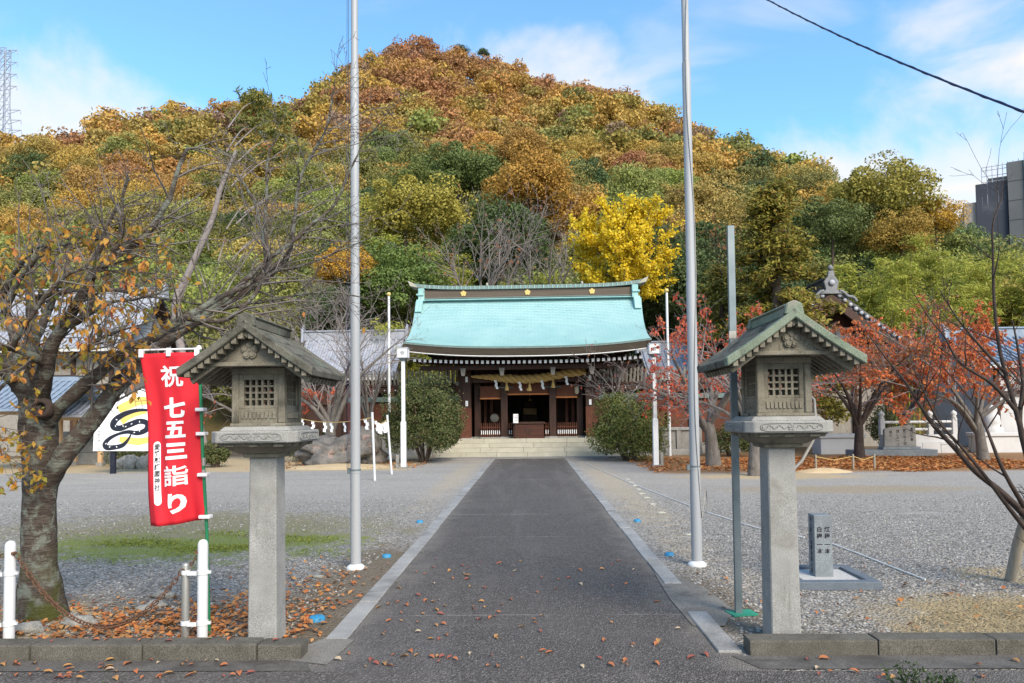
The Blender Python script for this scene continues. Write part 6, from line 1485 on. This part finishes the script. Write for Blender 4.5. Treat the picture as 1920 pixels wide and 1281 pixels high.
# ------------------------------------------------------------------ rocks
def boulder(name, loc, sx_, sy_, sz_, label, mat='rock', seed=1, group='rocks round the court', sub=4, amp=.28):
    from mathutils import noise as mn
    bm = bmesh.new(); bmesh.ops.create_icosphere(bm, subdivisions=sub, radius=1)
    for v in bm.verts:
        p = v.co.copy() * 1.5 + Vector((seed * 7.1, seed * 3.3, 0)); f = 1 + amp * mn.noise(p) + amp * .7 * mn.noise(p * 2.6) + amp * .4 * mn.noise(p * 6)
        v.co = Vector((v.co.x * sx_ * f, v.co.y * sy_ * f, v.co.z * sz_ * f))
    me = bpy.data.meshes.new(name); bm.to_mesh(me); bm.free(); me.materials.append(MATS[mat])
    me.polygons.foreach_set('use_smooth', [sub > 2] * len(me.polygons))
    return link(name, me, None, loc, label=label, cat='rock', group=group)
q = at(630, 872, 23.3); boulder('boulder', (q.x, 23.3, .34), 1.15, .8, .62, 'large folded grey boulder on the sand behind the lantern', seed=2, amp=.42)
q = at(680, 868, 23.6); boulder('boulder', (q.x, 23.9, .40), .62, .6, .75, 'pinkish upright boulder beside the large grey one', seed=3, amp=.4)
q = at(662, 858, 24.8); boulder('boulder', (q.x, 24.6, .3), .9, .6, .55, 'darker boulder behind the pinkish one', seed=9, amp=.4)
for i, (px_, py_, s, lab) in enumerate(((148, 1174, .13, 'pale flat stone beside the foot of the cherry trunk'), (52, 1185, .12, 'dark flat stone at the very foot of the kerb below the cherry'), (307, 1120, .10, 'grey stone in the leaf litter behind the sagging chain'), (295, 1137, .09, 'small grey stone in the litter just before its larger neighbour'), (596, 1083, .05, 'small white stone beside the flagpole base'), (270, 1146, .08, 'low grey stone half under leaves near the chain'))):
    q = ground_pt(px_, py_, 0); boulder('stone', (q.x, q.y, s * .18), s, s * .7, s * .42, lab, 'grey_rock', 20 + i, 'stones among the fallen leaves', 3, .3)
for i in range(9):
    q = at(222 + i * 12, 884 - (i % 3), 22.3 + .2 * (i % 2)); boulder('border_rock', (q.x, q.y, .12), .22, .2, .24 + .05 * (i % 3), '%s rough border rock from the left in the row under the painted sign' % ORD[i], 'grey_rock', 40 + i, 'border rocks under the painted sign', 3, .3)
lst = [(1293, 1003), (1303, 1000), (1240, 962), (1224, 946), (1212, 934), (1203, 926), (1196, 918), (1190, 911), (1183, 905), (1176, 899)]
for i, (px_, py_) in enumerate(lst):
    q = ground_pt(px_, py_, 0); boulder('edging_stone', (q.x, q.y, .005), .075, .06, .016, '%s nearest flat buff edging stone in the line beside the path' % ORD[i], 'step_stone', 60 + i, 'buff edging stones beside the path', 2, .25)
for px_, py_, Y, rx_, lab in ((640, 880, 22.2, 1.9, 'tan sand bed round the boulders'), (1545, 884, 18.8, .8, 'small sand mound behind the green-edged lantern')):
    q = at(px_, py_, Y); m_ = MB(); m_.lathe([(rx_, -.02), (rx_*.85, .03), (rx_*.5, .08), (rx_*.2, .11), (0, .115)], 28); o = m_.build('sand_mound', 'tan_sand', None, loc=(q.x, Y, 0), label=lab, cat='sand', group='sand mounds'); o.scale = (1, .55, 1)
# low rope fence on the leaf-strewn ground
rf = empty('rope_fence', at(1600, 880, 19.6).to_tuple()[:2] + (0,), 'low rope fence with wooden pegs in front of the orange litter', 'fence'); o = Vector(rf.location); pk = [at(x, 880, 19.6) for x in (1530, 1600, 1640)]
for q in pk: MB().tube([(q.x, q.y, -.05), (q.x, q.y, .42)], .03, 8).build('peg', 'stake_wood', rf, origin=o)
MB().tube([Vector((a.x, a.y, .36 - (.1 if k else 0))) for a, k in ((pk[0], 0), (pk[0].lerp(pk[1], .5), 1), (pk[1], 0), (pk[1].lerp(pk[2], .5), 1), (pk[2], 0))], .012, 6).build('rope', 'straw_rope', rf, origin=o)

# ------------------------------------------------------------------ tower, pylon, cable
tw = empty('tower_block', (104, 140, 0), 'tall apartment tower wrapped in dark scaffold netting', 'building', None, R(-28)); b = lambda n, mb, mat, bev=0, p=tw, **k: mb.build(n, mat, p, bevel=bev, **k)
b('wall', MB().box(-14, 14, 0, 24, 0, 45), 'tower_tan')
b('upper_storey', MB().box(-9.5, 14, 1.5, 23, 45.01, 50.0), 'tower_grey'); b('upper_storey', MB().box(-2, 14, 2, 22, 50.01, 55.0), 'tower_tan')
b('netting', MB().box(-11.9, -6.6, -.6, -.05, 2, 48.5), 'tower_net'); b('netting', MB().box(-6.5, 14.6, -1.2, -.05, 2, 52), 'tower_grey'); b('netting', MB().box(-14.7, -14.05, 2, 22, 2, 40), 'tower_grey')
for x in (-3.6, -.6, 2.6, 5.6, 8.6, 11.6, 14.4): b('scaffold_tube', MB().box(x - .12, x + .12, -1.5, -1.25, 0, 53.5), 'copper_trim')
for z in range(4, 50, 4): b('netting_seam', MB().box(-6.5, 14.6, -1.24, -1.205, z, z + .12), 'tower_net')
for i in range(9): x = -10.8 + i * .9; b('roof_scaffold', MB().box(x - .06, x + .06, -.6, -.48, 44, 51.8 + .12 * i), 'pylon_steel')
for z in (47.5, 48.7, 49.9, 51.1, 51.8): b('roof_scaffold', MB().box(-10.8, -3.6, -.6, -.48, z, z + .1), 'pylon_steel')
wm_ = MB().box(-.9, .9, 0, .12, -.8, .8).mesh('window', 'tower_net')
for z in range(4, 44, 4):
    link('window', wm_, tw, (-12.9, -.1, z), scale=(.6, 1, 1)); b('balcony', MB().box(-14.5, -11.8, -.9, -.05, z - 1.7, z - 1.0), 'tower_tan')
pt = at(10, 92, 230); pbz = float(hill_z(pt.x, 200)) ; H_ = pt.z - 60
py = empty('power_pylon', (pt.x, 230, 60), 'steel lattice power pylon behind the far woods', 'pylon'); hw0, hw1 = 5.2, 1.1
wdt = lambda z: hw1 + (hw0 - hw1) * max(0, 1 - z / (H_ * .70)) ** 1.1
lat = MB(); zs = [H_ * (1 - (1 - i / 17) ** 1.25) for i in range(18)]
for s1 in (-1, 1):
    for s2 in (-1, 1): lat.tube([(s1*wdt(z), s2*wdt(z), z) for z in zs], .16, 4)
lat.build('legs', 'pylon_steel', py); br = MB()
for a, c in zip(zs, zs[1:]):
    for s_ in (-1, 1):
        br.tube([(-wdt(a), s_*wdt(a), a), (wdt(c), s_*wdt(c), c)], .10, 3); br.tube([(wdt(a), s_*wdt(a), a), (-wdt(c), s_*wdt(c), c)], .10, 3); br.tube([(-wdt(c), s_*wdt(c), c), (wdt(c), s_*wdt(c), c)], .09, 3)
        br.tube([(s_*wdt(a), -wdt(a), a), (s_*wdt(c), wdt(c), c)], .10, 3)
br.build('bracing', 'pylon_steel', py)
for i, f in enumerate((1.0, .94, .88, .82, .70, .65, .60)):
    z = H_ * f - .4; ln = 2.2 if i < 4 else 3.6; ln += 1.0
    for s_ in (-1, 1):
        ca = MB().tube([(s_*wdt(z), 0, z), (s_*(wdt(z) + ln), 0, z - .2)], .13, 4).tube([(s_*wdt(z), 0, z - 1.5), (s_*(wdt(z) + ln), 0, z - .2)], .10, 4).tube([(s_*(wdt(z) + ln), 0, z - .2), (s_*(wdt(z) + ln + .1), 0, z - 1.6)], .14, 4); ca.build('cross_arm', 'pylon_steel', py)
a, c = at(1400, -22, 12.5), at(1990, 236, 6.2)
pts = []; N_ = 60
for i in range(N_ + 1):
    t = i / N_; p = a.lerp(c, t); p.z -= .10 * 4 * t * (1 - t); pts.append(p)
far_a = a + (a - c) * 1.2 + Vector((0, 0, .8)); pts = [far_a.lerp(a, k / 8) for k in range(8)] + pts
cab = empty('overhead_cable', a, 'dark blue twisted overhead cable crossing the sky corner', 'cable')
MB().tube(pts, .011, 8).build('core', 'cable_black', cab, origin=a)
tws = []; L0 = pts[8:]
for i in range((len(L0) - 1) * 6):
    k, f = divmod(i, 6); p = L0[k].lerp(L0[k+1], f / 6); an = i * .26; tws.append(p + Vector((0, math.cos(an), math.sin(an))) * .010)
MB().tube(tws, .006, 5).build('wrapping', 'cable_black', cab, origin=a)

# ------------------------------------------------------------------ ground litter: gravel, leaves, straw
r2 = np.random.default_rng(5)
def in_gravel(x, y): return ((x < XL0 - .25) | (x > XR1 + .12)) & ~((x > 2.6) & (y < 6.1)) & ~((np.abs(x + 4.1) < 2.0) & (np.abs(y - 8.8) < .9))
n = 30000; y = 4.85 + 8.5 * r2.random(n) ** 1.6; x = (r2.random(n) * 2 - 1) * (.80 * y + .4); ok = in_gravel(x, y); x, y = x[ok], y[ok]; n = len(x)
oc = np.array([(1,0,0),(0,1,0),(-1,0,0),(0,-1,0),(0,0,1)], float); V = oc[None] + r2.normal(size=(n, 5, 3)) * .28; s = r2.uniform(.007, .017, n)[:, None, None]; a = r2.random(n) * 6.28
V = V * s * np.array([1, 1, .75]); V = np.stack([V[..., 0]*np.cos(a)[:, None] - V[..., 1]*np.sin(a)[:, None], V[..., 0]*np.sin(a)[:, None] + V[..., 1]*np.cos(a)[:, None], V[..., 2] + .002], -1) + np.stack([x, y, np.zeros(n)], -1)[:, None]
F = (np.array([(0,1,4),(1,2,4),(2,3,4),(3,0,4)])[None] + np.arange(n)[:, None, None] * 5).reshape(-1, 3)
leafmat('gravel_stones', [(.12,.112,.10), (.215,.20,.18), (.31,.29,.265), (.44,.415,.38)], .9, 0.0)
link('gravel', npmesh('gravel', V.reshape(-1, 3), F, 'gravel_stones'), kind='stuff', label='loose grey gravel on both sides of the path', cat='gravel')
# leaf litter as masses
def litter(name, x, y, size, mat, label, z=.012, lift=.35):
    n = len(x); N_ = np.stack([r2.normal(size=n) * lift, r2.normal(size=n) * lift, np.ones(n)], 1); P_ = np.stack([x, y, z + r2.random(n) * .02], 1)
    V, F = leaves(P_, N_, size * r2.uniform(.6, 1.2, n), .55, r2, .10); return link(name, npmesh(name, V, F, mat), kind='stuff', label=label, cat='leaves')
def gauss_pts(n, cx_, cy_, sx_, sy_, f): x = r2.normal(cx_, sx_, n); y = r2.normal(cy_, sy_, n); k = f(x, y); return x[k], y[k]
xa, ya = gauss_pts(2000, -3.0, 5.25, .95, .42, lambda x, y: (y > 4.8) & (x < -1.55) & (x > -5.2))
xb, yb = gauss_pts(420, -2.1, 6.0, .45, .8, lambda x, y: (y > 4.8) & (x < -1.5))
xc, yc = gauss_pts(90, 2.6, 6.0, 1.1, .7, lambda x, y: (y > 4.9) & (x > 1.45))
litter('leaf_litter', np.concatenate([xa, xb, xc]), np.concatenate([ya, yb, yc]), .064, 'dry_litter', 'orange and brown fallen leaves heaped behind the kerb')
n = 9000; x = 3.3 + 12 * r2.random(n); y = 19.1 + 5.8 * r2.random(n) ** 1.1 + .5 * np.sin(x * 1.7); k = r2.random(n) < .35 + .65 * (x > 6)
litter('leaf_litter', x[k], y[k], .13, 'dry_litter', 'carpet of orange fallen leaves before the white balustrade')
n = 900; x = -9 + 5.5 * r2.random(n); y = 21.5 + 4 * r2.random(n); litter('leaf_litter', x, y, .10, 'dry_litter', 'brown fallen leaves round the boulders and the taller bush')
# straw on the bare patch
n = 5200; x = r2.normal(4.2, 1.1, n); y = r2.normal(5.35, .42, n); k = (y > 4.86) & (x > 2.35 + 1.0 * (y - 4.86)); x, y = x[k], y[k]; n = len(x)
leafmat('dry_straw', [(.25,.185,.10), (.39,.305,.175), (.47,.385,.24), (.20,.15,.08)], .9, .1)
V, F = leaves(np.stack([x, y, .010 + .02 * r2.random(n)], 1), np.stack([r2.normal(size=n)*.4, r2.normal(size=n)*.4, np.ones(n)], 1), .10 * r2.uniform(.5, 1.3, n), .05, r2)
link('straw', npmesh('straw', V, F, 'dry_straw'), kind='stuff', label='dry straw covering the soil behind the kerb', cat='straw')
# moss tufts
n = 12000; x = r2.normal(-4.3, 1.0, n); y = r2.normal(8.75, .45, n); k = (x < -2.0) & (np.sin(x*3.1 + 2*np.sin(y*4)) + np.sin(y*7 + x*2) + .8*r2.normal(size=n) > .7); x, y = x[k], y[k]; n = len(x)
leafmat('moss_blades', [(.10,.13,.025), (.18,.22,.045), (.26,.29,.075)], .9, .2)
V, F = leaves(np.stack([x, y, .012 + .012 * r2.random(n)], 1), r2.normal(size=(n, 3)) + np.array([0, -.6, .5]), .05 * r2.uniform(.5, 1.2, n), .25, r2)
link('moss', npmesh('moss', V, F, 'moss_blades'), kind='stuff', label='green moss patch on the gravel behind the banner', cat='moss')
# fallen leaves one can count: on the asphalt, gutter and kerb
rs = random.Random(3)
leafmat('litter_amber', [(.40,.20,.07), (.46,.25,.10)], trans=.1); leafmat('litter_orange', [(.40,.13,.05), (.44,.17,.08)], trans=.1); leafmat('litter_red', [(.27,.075,.05), (.33,.11,.085)], trans=.1)
FL = [(leaf_mesh('fallen_leaf', m_, .066, .55), c_) for m_, c_ in (('litter_amber', 'amber'), ('litter_orange', 'orange'), ('litter_red', 'red'))]
leafmat('leaf_pale', [(.50,.38,.24), (.56,.45,.32)], trans=.2); FL.append((leaf_mesh('fallen_leaf', 'leaf_pale', .06, .6), 'pale'))
def drop(x, y, z, where):
    me, c_ = rs.choices(FL, (3, 4, 2.4, 1.2))[0]; s_ = rs.uniform(.42, 1.1)
    link('fallen_leaf', me, None, (x, y, z + .012), (rs.uniform(-.25, .25), rs.uniform(-.25, .25), rs.uniform(0, 6.28)), '%s fallen leaf lying on the %s' % (c_, where), 'leaf', '%s fallen leaves on the %s' % (c_, where), scale=s_)
for i in range(125):
    y = 4.45 + 3.4 * rs.random() ** 1.7; x = rs.uniform(-1.3, 1.2)
    if x > .2 and rs.random() < .25: x = -abs(x)
    drop(x, y, .006, 'asphalt path')
for i in range(75):
    y = rs.uniform(4.25, 4.58); x = -1.7 - 1.9 * rs.random() ** .75 if i < 62 else rs.uniform(1.6, 3.2); drop(x, y, .009, 'road by the kerb')
for i in range(8): drop(rs.uniform(-3.3, -1.6), rs.uniform(4.63, 4.73), .106, 'kerb top')
# green weeds at the road's near edge
def weed(px_, py_, Y, n, h, label, seed):
    rs_ = random.Random(seed); q = at(px_, py_, Y); b0 = Vector((q.x, Y, .004)); root = empty('weed', b0, label, 'plant', 'green weeds at the road edge'); st = MB(); P_ = []
    for i in range(n):
        a = rs_.uniform(0, 6.28); d = Vector((math.cos(a) * .6, math.sin(a) * .3, 1)).normalized(); hh = h * rs_.uniform(.5, 1); pts = [b0 + Vector((rs_.gauss(0, .05), rs_.gauss(0, .03), 0))]
        for k in range(5): pts.append(pts[-1] + (d + Vector((rs_.gauss(0, .25), rs_.gauss(0, .2), 0))) * hh / 5)
        st.tube(pts, [.003, .003, .0025, .002, .0015, .001], 4, caps=False)
        for k in range(26): j = rs_.uniform(.6, 4.99); p = pts[int(j)].lerp(pts[int(j)+1], j % 1); P_.append(tuple(p + Vector((rs_.gauss(0, .012), rs_.gauss(0, .012), rs_.gauss(0, .008)))))
    st.build('stems', 'weed_green', root, origin=b0); P_ = np.array(P_); g2 = np.random.default_rng(seed); V, F = leaves(P_, g2.normal(size=P_.shape) + np.array([0, -.5, .8]), .022 * g2.uniform(.6, 1.3, len(P_)), .5, g2)
    link('leaves', npmesh('leaves', V - np.array(b0), F, 'weed_green'), root)
weed(1705, 1281, 4.05, 9, .20, 'sprawling green weed nearest the inscribed marker at the photo bottom', 1)
weed(1755, 1285, 4.0, 12, .17, 'bushier green weed beside the sprawling one at the photo bottom', 2)
weed(1800, 1290, 3.95, 7, .13, 'low green weed at the photo bottom, nearest the corner', 3)
weed(203, 1285, 4.05, 6, .07, 'tiny green weed at the photo bottom below the cherry', 4)
